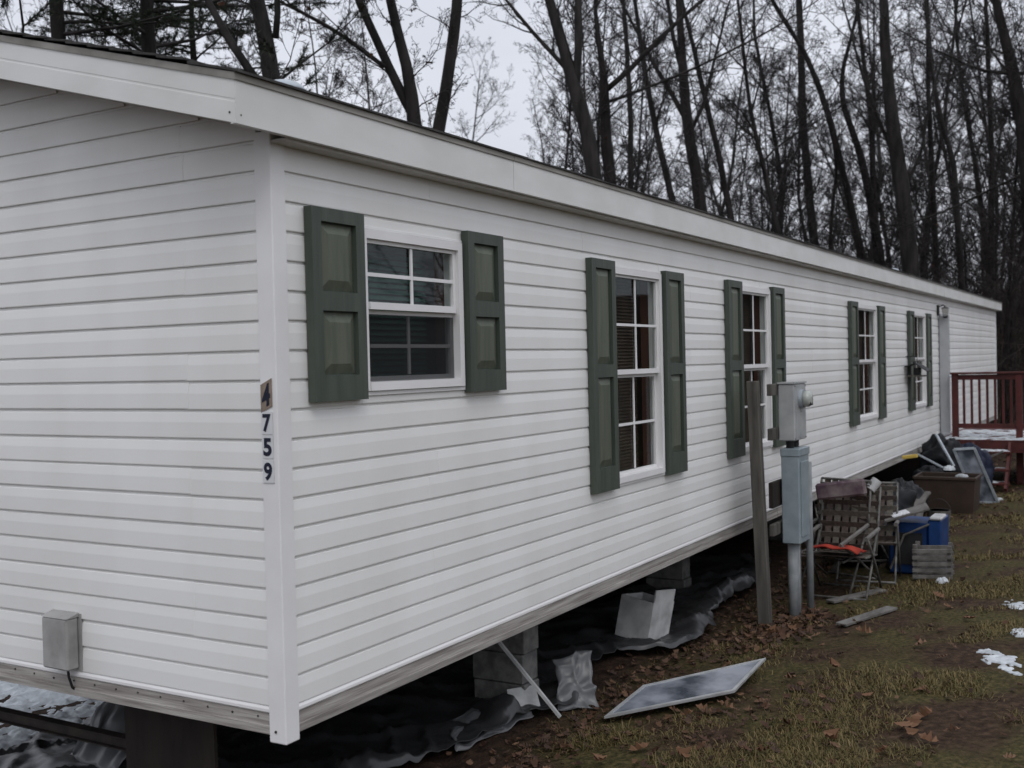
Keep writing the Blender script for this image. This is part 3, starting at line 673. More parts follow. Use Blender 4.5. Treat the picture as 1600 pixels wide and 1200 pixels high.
MB().box(5.90, -.563, ZB-.10, 6.12, -.556, ZB+.55).build('cover_plate', 'blue_grey_metal', dbx, bevel=.003)
for (x, y, r, zt_) in ((5.95, -.46, .042, ZB-.15), (6.02, -.47, .035, ZB-.15), (6.24, -.53, .030, ZB+.52)):
    MB().tube([(x, y, g0), (x+.0, y, zt_)], r, 14).build('conduit', 'grey_pvc', mp_, smooth=True)
# ------------------------------------------------------------------ junk along the wall
def lawn_chair(x, y, rotz, lean, label):
    t = thing('lawn_chair', label, 'lawn chair', (x, y, gz(x, y)), 'old webbed lawn chairs'); z0 = gz(x, y)
    cz, sz = math.cos(rotz), math.sin(rotz)
    def W(p):
        q = Vector((p[0], p[1], p[2]))
        if lean: q = Matrix.Rotation(lean, 3, 'Y') @ q
        return (x+q.x*cz-q.y*sz, y+q.x*sz+q.y*cz, z0+q.z)
    hw = .27
    for s in (-1, 1):
        MB().tube([W((-.28, s*hw, 0)), (W((.0, s*hw, .30))), W((.22, s*hw, .56))], .012, 6).build('leg', 'dull_tube', t, smooth=True)
        MB().tube([W((.30, s*(hw+.025), 0)), W((.0, s*(hw+.025), .32)), W((-.26, s*(hw+.025), .56))], .012, 6).build('leg', 'dull_tube', t, smooth=True)
        MB().tube([W((-.28, s*(hw+.012), .575)), W((.24, s*(hw+.012), .60))], .02, 6).build('armrest', 'old_wood', t)
        MB().tube([W((.18, s*hw, .36)), W((.42, s*hw, .98))], .012, 6).build('back_tube', 'dull_tube', t, smooth=True)
        MB().tube([W((-.26, s*hw, .40)), W((.20, s*hw, .36))], .012, 6).build('seat_tube', 'dull_tube', t, smooth=True)
    for a, b in (((-.28, .02), 0), ((.30, .02), 0)): MB().tube([W((a[0], -hw, a[1])), W((a[0], hw, a[1]))], .011, 6).build('cross_tube', 'dull_tube', t, smooth=True)
    MB().tube([W((.42, -hw, .98)), W((.42, hw, .98))], .012, 6).build('cross_tube', 'dull_tube', t, smooth=True)
    for k in range(6):                                           # webbing straps, back and seat
        f = (k+.5)/6
        A, B = (.18+.24*f, .37+.60*f), (0, 0)
        MB().beam(W((A[0]-.01, -hw, A[1])), W((A[0]-.01, hw, A[1])), .07, .004, (.9, 0, .4)).build('strap', 'web_a' if k % 2 else 'web_b', t)
        yv = -hw+.03+(2*hw-.06)*f
        MB().beam(W((.19, yv, .37)), W((.425, yv, .98)), .06, .004, (1, 0, -.3)).build('strap', 'web_b' if k % 2 else 'web_a', t)
        MB().beam(W((-.25+.45*f, -hw, .40-.04*f)), W((-.25+.45*f, hw, .40-.04*f)), .06, .004).build('strap', 'web_a' if k % 2 else 'web_b', t)
    return t
lawn_chair(7.05, -.62, 0, 0, 'webbed folding lawn chair with a red cloth on its seat')
lawn_chair(7.62, -.72, .15, .12, 'webbed folding lawn chair standing behind the red cloth')
lawn_chair(7.30, -.50, -.3, -.22, 'webbed folding lawn chair tipped forward between the two others')
lawn_chair(8.25, -.48, .5, .45, 'webbed folding lawn chair fallen backwards against the dark gap')
m = MB(); n = 12
for j in range(n+1):
    for i in range(n+1):
        u, v = i/n, j/n; xx = 6.74+.40*u; yy = -.40-.42*v
        m.v.append((xx, yy, .47+.05*(1-u)+.035*noise.noise(Vector((xx*9, yy*9, 1)))-.03*max(0, v-.8)*5))
for j in range(n):
    for i in range(n): a = j*(n+1)+i; m.f.append((a, a+1, a+n+2, a+n+1))
rc = m.build('red_cloth', 'red_cloth', smooth=True, fix=False); meta(rc, 'bright red orange cloth draped over the lawn chair seat', 'cloth'); q = rc.modifiers.new('solidify', 'SOLIDIFY'); q.thickness = .012
m = MB().tube([(7.42, -.80, 1.00), (7.47, -.86, 1.09)], .05, 14); meta(m.build('white_can', 'white_plastic', smooth=False), 'white can stuck on top of the lawn chair back', 'can')
# mattress like padded cushion showing over the chairs
cu = MB(); cu.beam((7.25, -.33, .98), (7.25, -.80, 1.05), .07, .16); meta(cu.build('seat_cushion', 'cushion', bevel=.02), 'flowered purple grey cushion tucked above the lawn chairs', 'cushion')
for (x, y, h, rx, ry, rz_, sd, lb) in ((9.7, -.30, .25, .45, .30, .30, 3.3, 'black plastic bundle in the shade between the cooler and the tote'), (10.7, -.34, .32, .42, .32, .38, 6.6, 'taller black bag bundle halfway between cooler and tote'), (11.7, -.30, .28, .44, .30, .34, 8.8, 'black bundle just nearer than the brown tote'), (9.3, -.72, .14, .30, .22, .18, 9.9, 'low dark heap on the grass behind the blue cooler')):
    nf = lambda d: .26*noise.noise(d*1.9+Vector((sd, 0, 0)))-.14*(1-min(1, abs(noise.noise(d*2.2+Vector((0, sd, 0))))*3))-.05*(1-min(1, abs(noise.noise(d*5+Vector((0, 0, sd))))*3))
    meta(MB().ellip((x, y, gz(x, y)+h), rx, ry, rz_, 40, 26, nf).build('dark_bundle', 'bag_black', smooth=True), lb, 'bundle')
meta(MB().beam((9.9, -.45, .05), (10.6, -.80, .62), .07, .03).build('plank', 'old_wood', bevel=.003), 'long plank slanting up beyond the blue cooler', 'plank')
meta(MB().beam((10.35, -.62, .07), (11.1, -.58, .46), .20, .02).build('plank', 'old_wood', bevel=.003), 'wide weathered board tilted before the tall black bag', 'board')
bk = thing('bucket', 'dull grey metal bucket between the cooler and the tote', 'bucket', (11.0, -.85, gz(11, -.85))); zb = gz(11, -.85)
MB().tube([(11, -.85, zb), (11, -.85, zb+.30), (11, -.85, zb+.30), (11, -.85, zb+.03)], [.11, .145, .135, .10], 18, cap=False).build('body', 'dull_tube', bk)
MB().tube([(11, -.85+.145*math.cos(t_), zb+.28+.16*math.sin(t_)) for t_ in [k*math.pi/8 for k in range(9)]], .005, 5).build('bail', 'steel', bk)
# dark clutter between the chairs and the wall
def bag0(c, rx, ry, rz_, material, label, seed, name, cat):
    nf = lambda d: .16*noise.noise(d*2.1+Vector((seed, 0, 0)))+.10*noise.noise(d*5+Vector((0, seed, 0)))+.05*noise.noise(d*11)
    meta(MB().ellip((c[0], c[1], gz(c[0], c[1])+c[2]), rx, ry, rz_, 24, 14, nf).build(name, material, smooth=True), label, cat)
bag0((8.75, -.42, .30), .42, .34, .36, 'bag_black', 'slumped black bag in the dark behind the blue cooler', 2.2, 'trash_bag', 'bag')
for k, (a, b, lb) in enumerate((((7.9, -.30, .06), (7.75, -.72, .78), 'weathered plank propped up behind the lawn chairs'), ((8.5, -.75, .04), (8.1, -.98, .50), 'short grey plank leaning on the cooler side'), ((6.55, -.62, .07), (7.2, -.95, .08), 'grey plank lying flat beneath the lawn chairs'), ((5.6, -.95, .10), (6.3, -1.22, .12), 'pale grey plank lying in the grass before the chairs'))):
    meta(MB().beam(a, b, .10, .022).build('plank', 'old_wood', bevel=.003), lb, 'plank')
# blue cooler, board on it, pallet piece
ck = thing('cooler', 'blue plastic cooler with a white trimmed end beside the lawn chairs', 'cooler', (8.3, -1.1, gz(8.3, -1.1))); z = gz(8.3, -1.1)
m = MB().box(8.05, -1.22, z, 8.55, -.84, z+.52); m.build('body', 'blue_plastic', ck, bevel=.015)
MB().box(8.02, -1.35, z+.02, 8.5, -1.225, z+.56).build('end_panel', 'blue_plastic', ck, bevel=.012)
MB().box(8.0, -1.36, z+.561, 8.30, -1.24, z+.595).build('lid', 'white_plastic', ck, bevel=.012)
MB().box(8.035, -1.17, z+.10, 8.048, -.90, z+.42).build('recess_shade_panel', 'black', ck)  # flat black panel standing in for the shade inside a recess
MB().tube([(8.02, -.86, z+.05), (8.0, -1.0, z+.40), (8.0, -1.24, z+.52)], .012, 6).build('bail_handle', 'old_wood', ck)
m = MB().beam((8.05, -.80, z+.545), (8.15, -1.21, z+.68), .42, .02); meta(m.build('grey_board', 'old_wood', bevel=.003), 'weathered grey board resting on the blue cooler', 'board')
m = MB().beam((8.0, -.88, z+.588), (8.06, -1.03, z+.635), .22, .008); meta(m.build('newspaper', 'paper'), 'wet white newspaper lying on the grey board', 'newspaper')
pal = thing('slat_crate', 'small wooden slatted crate lying in front of the blue cooler', 'slatted crate', (7.75, -1.32, gz(7.75, -1.32))); z = gz(7.75, -1.32)
for k in range(5):
    MB().beam((7.66, -1.14, z+.03+k*.062), (7.70, -1.50, z+.05+k*.062), .03, .034).build('slat', 'old_wood', pal)
    MB().beam((7.90, -1.12, z+.03+k*.062), (7.93, -1.48, z+.05+k*.062), .03, .034).build('slat', 'old_wood', pal)
for (a, b) in ((7.68, -1.16), (7.71, -1.47), (7.88, -1.15), (7.91, -1.45)): MB().box(a, b-.02, z, a+.03, b+.02, z+.34).build('upright', 'old_wood', pal)
# brown tote, bags, storm frame, odd bars
tb = thing('storage_tote', 'large brown plastic storage tote near the deck', 'storage tote', (12.95, -.65, gz(12.95, -.65))); z = gz(12.95, -.65)-.01
def tub(x0, y0, x1, y1, z0, z1, t, tp):
    a, b = .0, tp
    vs = [(x0+tp, y0+tp, z0), (x1-tp, y0+tp, z0), (x1-tp, y1-tp, z0), (x0+tp, y1-tp, z0), (x0, y0, z1), (x1, y0, z1), (x1, y1, z1), (x0, y1, z1),
          (x0+t, y0+t, z1), (x1-t, y0+t, z1), (x1-t, y1-t, z1), (x0+t, y1-t, z1), (x0+tp+t, y0+tp+t, z0+t), (x1-tp-t, y0+tp+t, z0+t), (x1-tp-t, y1-tp-t, z0+t), (x0+tp+t, y1-tp-t, z0+t)]
    f = [(3, 2, 1, 0)]
    for i in range(4):
        j = (i+1) % 4; f += [(i, j, 4+j, 4+i), (4+i, 4+j, 8+j, 8+i), (8+i, 8+j, 12+j, 12+i)]
    f.append((12, 13, 14, 15)); return MB().add(vs, f)
tub(12.62, -1.06, 13.25, -.27, z, z+.50, .015, .03).build('tub', 'brown_tote', tb)
for (x0, y0, x1, y1) in ((12.60, -1.08, 12.64, -.25), (13.23, -1.08, 13.27, -.25), (12.64, -1.08, 13.23, -1.05), (12.64, -.28, 13.23, -.25)): MB().box(x0, y0, z+.49, x1, y1, z+.53).build('rim', 'brown_tote', tb, bevel=.005)
MB().box(12.634, -.98, z+.36, 12.652, -.36, z+.375).build('ridge', 'brown_tote', tb)
def bag(c, rx, ry, rz_, material, label, seed, name='trash_bag', cat='bag'):
    nf = lambda d: .26*noise.noise(d*1.9+Vector((seed, 0, 0)))-.14*(1-min(1, abs(noise.noise(d*2.2+Vector((0, seed, 0))))*3))-.05*(1-min(1, abs(noise.noise(d*5+Vector((0, 0, seed))))*3))
    o = MB().ellip((c[0], c[1], gz(c[0], c[1])+c[2]), rx, ry, rz_, 48, 30, nf).build(name, material, smooth=True); return meta(o, label, cat)
bag((14.5, -.36, .55), .40, .34, .46, 'bag_black', 'bulging black trash bag heaped against the wall under the last window', 1.3)
bag((14.9, -.72, .42), .44, .34, .40, 'tarp_blue', 'dark blue tarp bundle beside the black bag', 4.1, 'tarp_bundle', 'tarp')
bag((13.7, -.30, .28), .34, .30, .34, 'bag_black', 'lower black trash bag behind the brown tote', 7.7)
fr = thing('storm_frame', 'grey metal storm window frame leaning beyond the brown tote', 'window frame', (13.8, -.95, gz(13.8, -.95))); z = gz(13.7, -1)
P1, P2, P3, P4 = (13.55, -.66, z+.80), (13.60, -.93, z+.82), (13.75, -1.22, z+.02), (13.70, -.93, z+.02)
for a, b in ((P1, P2), (P2, P3), (P3, P4), (P4, P1)): MB().beam(a, b, .035, .03, (1, 0, 0)).build('frame_rail', 'galv', fr)
MB().add([Vector(p)+Vector((d, 0, 0)) for d in (.004, .010) for p in (P1, P2, P3, P4)], [(3, 2, 1, 0), (4, 5, 6, 7), (0, 1, 5, 4), (1, 2, 6, 5), (2, 3, 7, 6), (3, 0, 4, 7)]).build('pane', 'dusty_glass', fr)
meta(MB().beam((13.9, -.36, gz(13.9, -.4)+1.06), (13.8, -.62, gz(13.9, -.5)+.58), .045, .02).build('metal_bar', 'galv'), 'grey metal bar leaning on the black bag', 'bar')
meta(MB().beam((12.95, -.26, gz(13, -.4)+.82), (12.95, -.60, gz(13, -.5)+.63), .05, .02).build('metal_bar', 'galv'), 'grey metal bar lying across the brown tote', 'bar')
meta(MB().beam((12.5, -.14, .86), (12.5, -.34, .89), .07, .05).build('yellow_handle', 'yellow', bevel=.008), 'yellow handle poking out under the wall edge', 'handle')
# dark feeder in front of the last window
fd = thing('bird_feeder', 'small dark roofed feeder on a wall bracket in front of the farthest window', 'feeder', (13.6, -.16, ZB+1.12)); z = ZB+1.12
MB().tube([(13.6, .0, z+.30), (13.6, -.16, z+.30), (13.6, -.16, z+.20)], .007, 6).build('bracket', 'black', fd)
MB().box(13.45, -.28, z, 13.75, -.04, z+.02).build('tray', 'post_wood', fd)
MB().box(13.52, -.20, z+.02, 13.68, -.12, z+.13).build('hopper', 'black', fd)
MB().prism([(-.33, z+.07), (-.16, z+.19), (-.01, z+.14), (-.01, z+.155), (-.16, z+.207), (-.33, z+.085)], lambda u, y, zz: (u, y, zz), 13.42, 13.78).build('feeder_roof', 'black', fd)
# ------------------------------------------------------------------ deck
dk = thing('deck', 'red stained wooden deck with railing and snow dusted boards by the door', 'deck', (17.2, -1.2, gz(17.2, -1.2)))
zd = ZB+.02
for k in range(23):
    x = 15.92+k*.142; MB().box(x, -3.2, zd-.03, x+.136, -.06, zd).build('deck_board', 'red_stain', dk, bevel=.003)
for y in (-.12, -1.25, -3.1): MB().box(15.95, y-.02, zd-.20, 19.1, y+.02, zd-.032).build('joist', 'red_stain', dk)
MB().box(15.90, -3.2, zd-.20, 15.938, -.06, zd-.034).build('rim_joist', 'red_stain', dk)
for (x, y) in ((16.40, -.27), (16.40, -1.26), (16.40, -3.1), (19.1, -1.26), (19.1, -3.1)):
    g1 = gz(x, y)-.05; MB().box(x-.045, y-.05, g1, x+.045, y+.05, ZB+1.09).build('post', 'red_stain', dk, bevel=.004)
for z, h in ((1.04, .085), (.22, .075)):
    MB().box(16.375, -1.209, ZB+z-h/2, 16.42, -.321, ZB+z+h/2).build('rail', 'red_stain', dk)
    MB().box(16.375, -3.049, ZB+z-h/2, 16.42, -1.311, ZB+z+h/2).build('rail', 'red_stain', dk)
MB().box(16.33, -3.2, ZB+1.092, 16.47, -.2, ZB+1.125).build('cap_rail', 'red_stain', dk, bevel=.005)
for k in range(7):
    y = -.41-.122*k; MB().box(16.380, y-.019, ZB+.258, 16.415, y+.019, ZB+.998).build('baluster', 'red_stain', dk)
for z, h in ((1.04, .09), (.22, .09)): MB().box(16.47, -3.12, ZB+z-h/2, 19.05, -3.08, ZB+z+h/2).build('rail', 'red_stain', dk)
for i, (x, z) in enumerate(((15.72, -.14), (15.5, -.40), (15.3, -.60))):
    MB().box(x-.14, -1.2, ZB+z-.035, x+.14, -.42-.06*i, ZB+z).build('step', 'red_stain', dk, bevel=.004)
for y in (-.62, -1.17): MB().beam((15.15, y, gz(15.1, y)), (15.9, y, ZB-.06), .04, .16).build('stringer', 'red_stain', dk)
MB().beam((15.55, -.55, ZB-.40), (15.55, -1.1, ZB-.13), .03, .12, (1, 0, 0)).build('brace', 'old_wood', dk)

# ------------------------------------------------------------------ snow
def snow_patch(cx, cy, rx, ry, seed, label, zoff=None, h=.03, ang=0):
    m = MB(); n = 34; idx = {}
    def gzz(x, y): return gz(x, y) if zoff is None else zoff
    for i in range(n+1):
        for j in range(n+1):
            u, v = (i/n-.5)*2.6, (j/n-.5)*2.6; x = u*rx; y = v*ry
            X = cx+x*math.cos(ang)-y*math.sin(ang); Y = cy+x*math.sin(ang)+y*math.cos(ang)
            q = .40-(u*u+v*v)*.65+.55*noise.noise(Vector((X*7+seed, Y*9, seed)))+.38*noise.noise(Vector((X*19, Y*19+seed, 1)))+.2*noise.noise(Vector((X*45, Y*45, 3)))
            idx[i, j] = len(m.v); m.v.append((X, Y, gzz(X, Y)+(.004+min(1, q*1.6)*h if q > 0 else -.02)))
            idx[i, j, 'q'] = q
    for i in range(n):
        for j in range(n):
            c = [(i, j), (i+1, j), (i+1, j+1), (i, j+1)]
            if max(idx[a, b, 'q'] for a, b in c) > 0: m.f.append(tuple(idx[p] for p in c))
    return meta(m.build('snow_patch', 'snow', smooth=True, fix=False), label, 'snow', 'melting snow patches on the lawn')
for a in ((4.73, -2.24, .26, .12, 1.1, 'largest melting snow patch on the lawn at the right edge', None, .014, .5), (4.45, -2.34, .14, .05, 2.7, 'thin snow sliver just nearer than the largest lawn patch', None, .012, .5),
          (6.59, -2.18, .30, .10, 3.2, 'farthest snow patch at the right edge of the lawn', None, .014, .4), (5.52, -2.32, .18, .08, 4.9, 'middle snow patch at the right edge of the lawn', None, .014, .3),
          (7.62, -1.42, .10, .06, 5.5, 'small snow lump at the foot of the slatted crate', None, .04, 0), (13.95, -1.22, .12, .07, 6.1, 'snow lump at the foot of the leaning storm frame', None, .05, 0),
          (12.9, -.85, .12, .04, 8.1, 'snow on the rim of the brown tote', gz(12.95, -.65)+.52, .02, 1.4), (13.4, -.62, .10, .08, 9.1, 'snow clump behind the brown tote', gz(13.4, -.6)+.58, .05, 0)): snow_patch(*a)
def snow_slab(x0, y0, x1, y1, z, h, seed, label):
    m = MB(); nx, ny = max(4, int((x1-x0)/.05)), max(4, int((y1-y0)/.05)); ok = {}
    for i in range(nx+1):
        for j in range(ny+1):
            x = x0+(x1-x0)*i/nx; y = y0+(y1-y0)*j/ny
            v = noise.noise(Vector((x*3+seed, y*3, seed)))+.6*noise.noise(Vector((x*9, y*9, seed)))+.16
            ed = min(i, nx-i, j, ny-j)/2; v = min(v, ed*.4); ok[i, j] = len(m.v); m.v.append((x, y, z+max(-.004, min(1, v*2)*h*(1+.3*noise.noise(Vector((x*12, y*12, 1)))))))
    for i in range(nx):
        for j in range(ny): m.f.append((ok[i, j], ok[i+1, j], ok[i+1, j+1], ok[i, j+1]))
    return meta(m.build('snow_layer', 'snow', smooth=True, fix=False), label, 'snow')
snow_slab(15.93, -3.1, 18.4, -.1, zd, .022, 2.0, 'thin snow layer over the deck boards')
snow_slab(15.59, -1.19, 15.85, -.44, ZB-.14, .03, 5.0, 'snow strip on the upper deck step'); snow_slab(15.37, -1.19, 15.63, -.50, ZB-.40, .03, 8.0, 'snow strip on the middle deck step'); snow_slab(15.17, -1.19, 15.43, -.56, ZB-.60, .03, 11.0, 'snow strip on the lowest deck step')
# patchy snow cover on the far side, seen under the gable end
m = MB(); st = .034; x0, x1, y0, y1 = -1.6, 4.2, 2.4, 9.4; nx, ny = int((x1-x0)/st), int((y1-y0)/st); idx = {}
for i in range(nx+1):
    for j in range(ny+1):
        x = x0+i*st; y = y0+j*st
        v = noise.noise(Vector((x*2.2, y*2.2, 2)))*.5+.55*noise.noise(Vector((x*6, y*6, 5)))+.42*noise.noise(Vector((x*14, y*14, 5)))+.3*noise.noise(Vector((x*27, y*27, 2)))+.12+.16*sstep(3.9, 4.6, y)-.4*(1-sstep(2.2, 2.9, y))
        m.v.append((x, y, gz(x, y)+max(-.02, min(.05, v*.09)))); idx[i, j] = len(m.v)-1
for i in range(nx):
    for j in range(ny): m.f.append((idx[i, j], idx[i+1, j], idx[i+1, j+1], idx[i, j+1]))
meta(m.build('snow', 'snow', smooth=True, fix=False), 'patchy snow over dark ground seen under the gable end', 'snow', kind='stuff')

# ------------------------------------------------------------------ grass and fallen leaves
rg = random.Random(11)
m = MB()
def blade(x, y, L, w):
    z = gz(x, y)-.004; a = rg.uniform(0, 6.283); t = rg.uniform(.55, 1.55); dx, dy = math.cos(a), math.sin(a)
    px, py = -dy*w/2, dx*w/2; h1 = L*.55*math.cos(t*.7); r1 = L*.55*math.sin(t*.7); h2 = h1+L*.45*math.cos(t*1.3); r2 = r1+L*.45*math.sin(t*1.3)
    k = len(m.v)
    m.v += [(x-px, y-py, z), (x+px, y+py, z), (x+dx*r1+px*.7, y+dy*r1+py*.7, z+h1), (x+dx*r1-px*.7, y+dy*r1-py*.7, z+h1), (x+dx*r2, y+dy*r2, z+max(.004, h2))]
    m.f += [(k, k+1, k+2, k+3), (k+3, k+2, k+4)]
def dens(x, y):
    v = noise.noise(Vector((x*.9, y*1.1, 8)))+.5*noise.noise(Vector((x*2.6, y*2.6, 3)))
    return sstep(-.15, .35, v)**1.4*(.15 if y > -.12 else 1)*(1-.8*sstep(-.05, .25, y))*(1-.5*math.exp(-((y+1.2-.02*x)/.35)**2))
n = 0
while n < 105000:
    x = 1.4+14*rg.random()**2.0; y = -4.3+4.5*rg.random()
    if y < -1.2-x*.72: continue
    if rg.random() > dens(x, y): n += .2; continue
    blade(x, y, rg.uniform(.025, .075)*(1.25 if rg.random() < .15 else 1), rg.uniform(.003, .006)*(1+x*.10)); n += 1
meta(m.build('grass', 'grass', fix=False), 'short matted green and straw coloured grass', 'grass', kind='stuff')
def leaf_verts(L, curl, seed):
    r = random.Random(seed); pts = [(-.5, 0), (-.38, .10), (-.25, .26), (-.12, .14), (.02, .34), (.14, .17), (.26, .26), (.38, .10), (.5, 0)]
    V = []; mid = []
    for a, b in pts:
        b *= r.uniform(.8, 1.2); V.append((a*L, b*L, (curl*(b*2)**2+.5*curl*(a*1.6)**2)*L))
    for a, b in pts[1:-1][::-1]:
        b *= r.uniform(.8, 1.2); V.append((a*L, -b*L, (curl*(b*2)**2+.5*curl*(a*1.6)**2)*L))
    return V
def leaf_faces():   # spine fan strips
    return [(0, 1, 15), (1, 2, 14, 15), (2, 3, 13, 14), (3, 4, 12, 13), (4, 5, 11, 12), (5, 6, 10, 11), (6, 7, 9, 10), (7, 8, 9)]
LF = leaf_faces()
m = MB()
def litter(x, y, L):
    V = leaf_verts(L, rg.uniform(.2, .9), rg.randint(0, 999)); a = rg.uniform(0, 6.28); tx, ty = rg.uniform(-.5, .5), rg.uniform(-.5, .5); z = gz(x, y)+L*.12+.008
    ca, sa = math.cos(a), math.sin(a); k = len(m.v)
    for v in V: m.v.append((x+v[0]*ca-v[1]*sa, y+v[0]*sa+v[1]*ca, z+v[2]+v[0]*tx+v[1]*ty))
    m.f.extend([tuple(i+k for i in f) for f in LF])
for _ in range(1000):
    x = rg.uniform(1.6, 9); litter(x, rg.gauss(-.02, .14), rg.uniform(.025, .07))
for _ in range(420): litter(5.5+rg.gauss(0, .5), -.5+rg.gauss(0, .16), rg.uniform(.05, .09))
for _ in range(520): litter(1.6+14*rg.random()**1.3, rg.uniform(-3.4, -.1), rg.uniform(.025, .075))
for _ in range(220): litter(2.9+rg.gauss(0, .7), -.8+rg.gauss(0, .5), rg.uniform(.03, .085))
for _ in range(1200): litter(rg.uniform(12, 27), rg.uniform(-3, -.1), rg.uniform(.05, .10))
for _ in range(1800): litter(rg.uniform(24.7, 34), rg.uniform(-3, 6), rg.uniform(.08, .14))
meta(m.build('leaf_litter', 'dead_leaf', fix=False), 'scattered brown fallen oak leaves along the wall and lawn', 'leaves', kind='stuff')
lm = []
for k in range(6):
    me = bpy.data.meshes.new('fallen_leaf'); V = leaf_verts(1, .35+.12*k, 50+k); me.from_pydata(V, [], LF); me.materials.append(MATS['dead_leaf_pale']); lm.append(me)
spots = [(3.16, -1.97), (3.05, -1.93), (2.83, -2.1), (2.90, -2.0), (3.87, -1.03), (4.21, -1.23), (6.43, -1.65), (5.9, -1.9), (3.3, -2.0), (3.0, -2.2), (2.6, -1.9), (2.7, -1.6), (3.4, -.95), (3.1, -.7), (3.0, -.62), (3.2, -.8), (2.4, -1.3), (2.2, -.9), (2.3, -.6),
         (4.6, -1.9), (4.9, -1.7), (5.3, -1.2), (2.0, -.5), (2.9, -1.3), (3.6, -1.6), (6.9, -1.5), (5.6, -.75), (5.8, -.65), (5.4, -.6), (5.2, -.5), (6.0, -.7)]
for k, (x, y) in enumerate(spots):
    o = bpy.data.objects.new('fallen_leaf', lm[k % 6]); COL.objects.link(o); L = rg.uniform(.08, .14)
    o.location = (x, y, gz(x, y)+.022); o.scale = (L, L, L); o.rotation_euler = (rg.uniform(-.5, .5), rg.uniform(-.5, .5), rg.uniform(0, 6.28))
    meta(o, 'curled tan fallen leaf lying singly on the lawn', 'leaf', 'single fallen leaves on the lawn')

# ------------------------------------------------------------------ trees
class Tree:
    def __init__(s, seed): s.r = random.Random(seed); s.trunk = MB(); s.crown = MB(); s.leaves = MB()
    def rnd(s, k=1): return Vector((s.r.gauss(0, k), s.r.gauss(0, k), s.r.gauss(0, k)))
    def kid_dir(s, d, lo, hi, upb):
        a = s.rnd(); a = (a-d*a.dot(d)).normalized(); t = s.r.uniform(lo, hi)
        q = d*math.cos(t)+a*math.sin(t); q.z += upb; return q.normalized()
    SIDES = (8, 6, 4, 3, 3, 3); SEG = (9, 6, 5, 4, 3, 2); WOB = (.05, .13, .17, .2, .22, .2)
    def path(s, p, d, L, lvl, upt=.05):
        n = s.SEG[lvl]; P = [tuple(p)]; d = Vector(d)
        for i in range(n):
            d = (d+s.rnd(s.WOB[lvl])+Vector((0, 0, upt))).normalized(); p = p+d*(L/n); P.append(tuple(p))
        return P
    def spawn(s, P, R, lvl, counts, L, tmin, mb=None):
        """children along polyline P with radii R"""
        if lvl >= len(counts)+1: return
        n = counts[lvl-1]; n = int(n)+(1 if s.r.random() < n-int(n) else 0)
        for c in range(n):
            t = tmin+(1-tmin)*(c+s.r.random())/n; f = t*(len(P)-1); i = min(int(f), len(P)-2); f -= i
            a, b = Vector(P[i]), Vector(P[i+1]); pos = a.lerp(b, f); d = (b-a).normalized(); r = R[i]+(R[i+1]-R[i])*f
            s.grow(pos, s.kid_dir(d, .5, 1.15, .12), L*s.r.uniform(.6, 1.25)*(1.12-.55*t), min(r*.62, max(.0032, L*.011)), lvl, counts, L)
    def grow(s, p, d, L, r, lvl, counts, Lref):
        P = s.path(p, d, L, lvl, .04); n = len(P); R = [max(s.RMIN, r*(1-.72*i/(n-1))) for i in range(n)]
        s.crown.tube(P, R, s.SIDES[lvl], cap=False)
        if s.LEAFY and lvl >= 3 and s.r.random() < s.LEAFY: s.leaf(Vector(P[-1]))
        s.spawn(P, R, lvl+1, counts, L*s.r.uniform(.42, .58), .18)
    LEAFY = 0; RMIN = .0036
    def leaf(s, p):
        V = leaf_verts(s.r.uniform(.07, .11), s.r.uniform(.3, .9), s.r.randint(0, 99)); M = Matrix.Rotation(s.r.uniform(0, 6.28), 3, 'Z') @ Matrix.Rotation(s.r.uniform(0, 3.14), 3, 'X'); k = len(s.leaves.v)
        for v in V: q = p+M @ Vector(v); s.leaves.v.append(tuple(q))
        s.leaves.f.extend([tuple(i+k for i in f) for f in LF])
    def finish(s, name, label, loc, group=None, bark='bark'):
        t = thing(name, label, 'tree', loc, group)
        s.trunk.build('trunk', bark, t, smooth=True, fix=False)
        s.crown.build('crown', 'twig', t, smooth=True, fix=False)
        if s.leaves.v: s.leaves.build('clinging_leaves', 'dead_leaf', t, fix=False)
        return t
def resample(P, step=.35):
    out = [P[0]]
    for a, b in zip(P, P[1:]):
        d = math.dist(a[:3], b[:3]); n = max(1, int(d/step))
        for k in range(1, n+1): out.append([a[q]+(b[q]-a[q])*k/n for q in range(4)])
    # round the corners
    for it in range(2):
        o2 = [out[0]]
        for i in range(1, len(out)-1): o2.append([.25*out[i-1][q]+.5*out[i][q]+.25*out[i+1][q] for q in range(4)])
        o2.append(out[-1]); out = o2
    return out
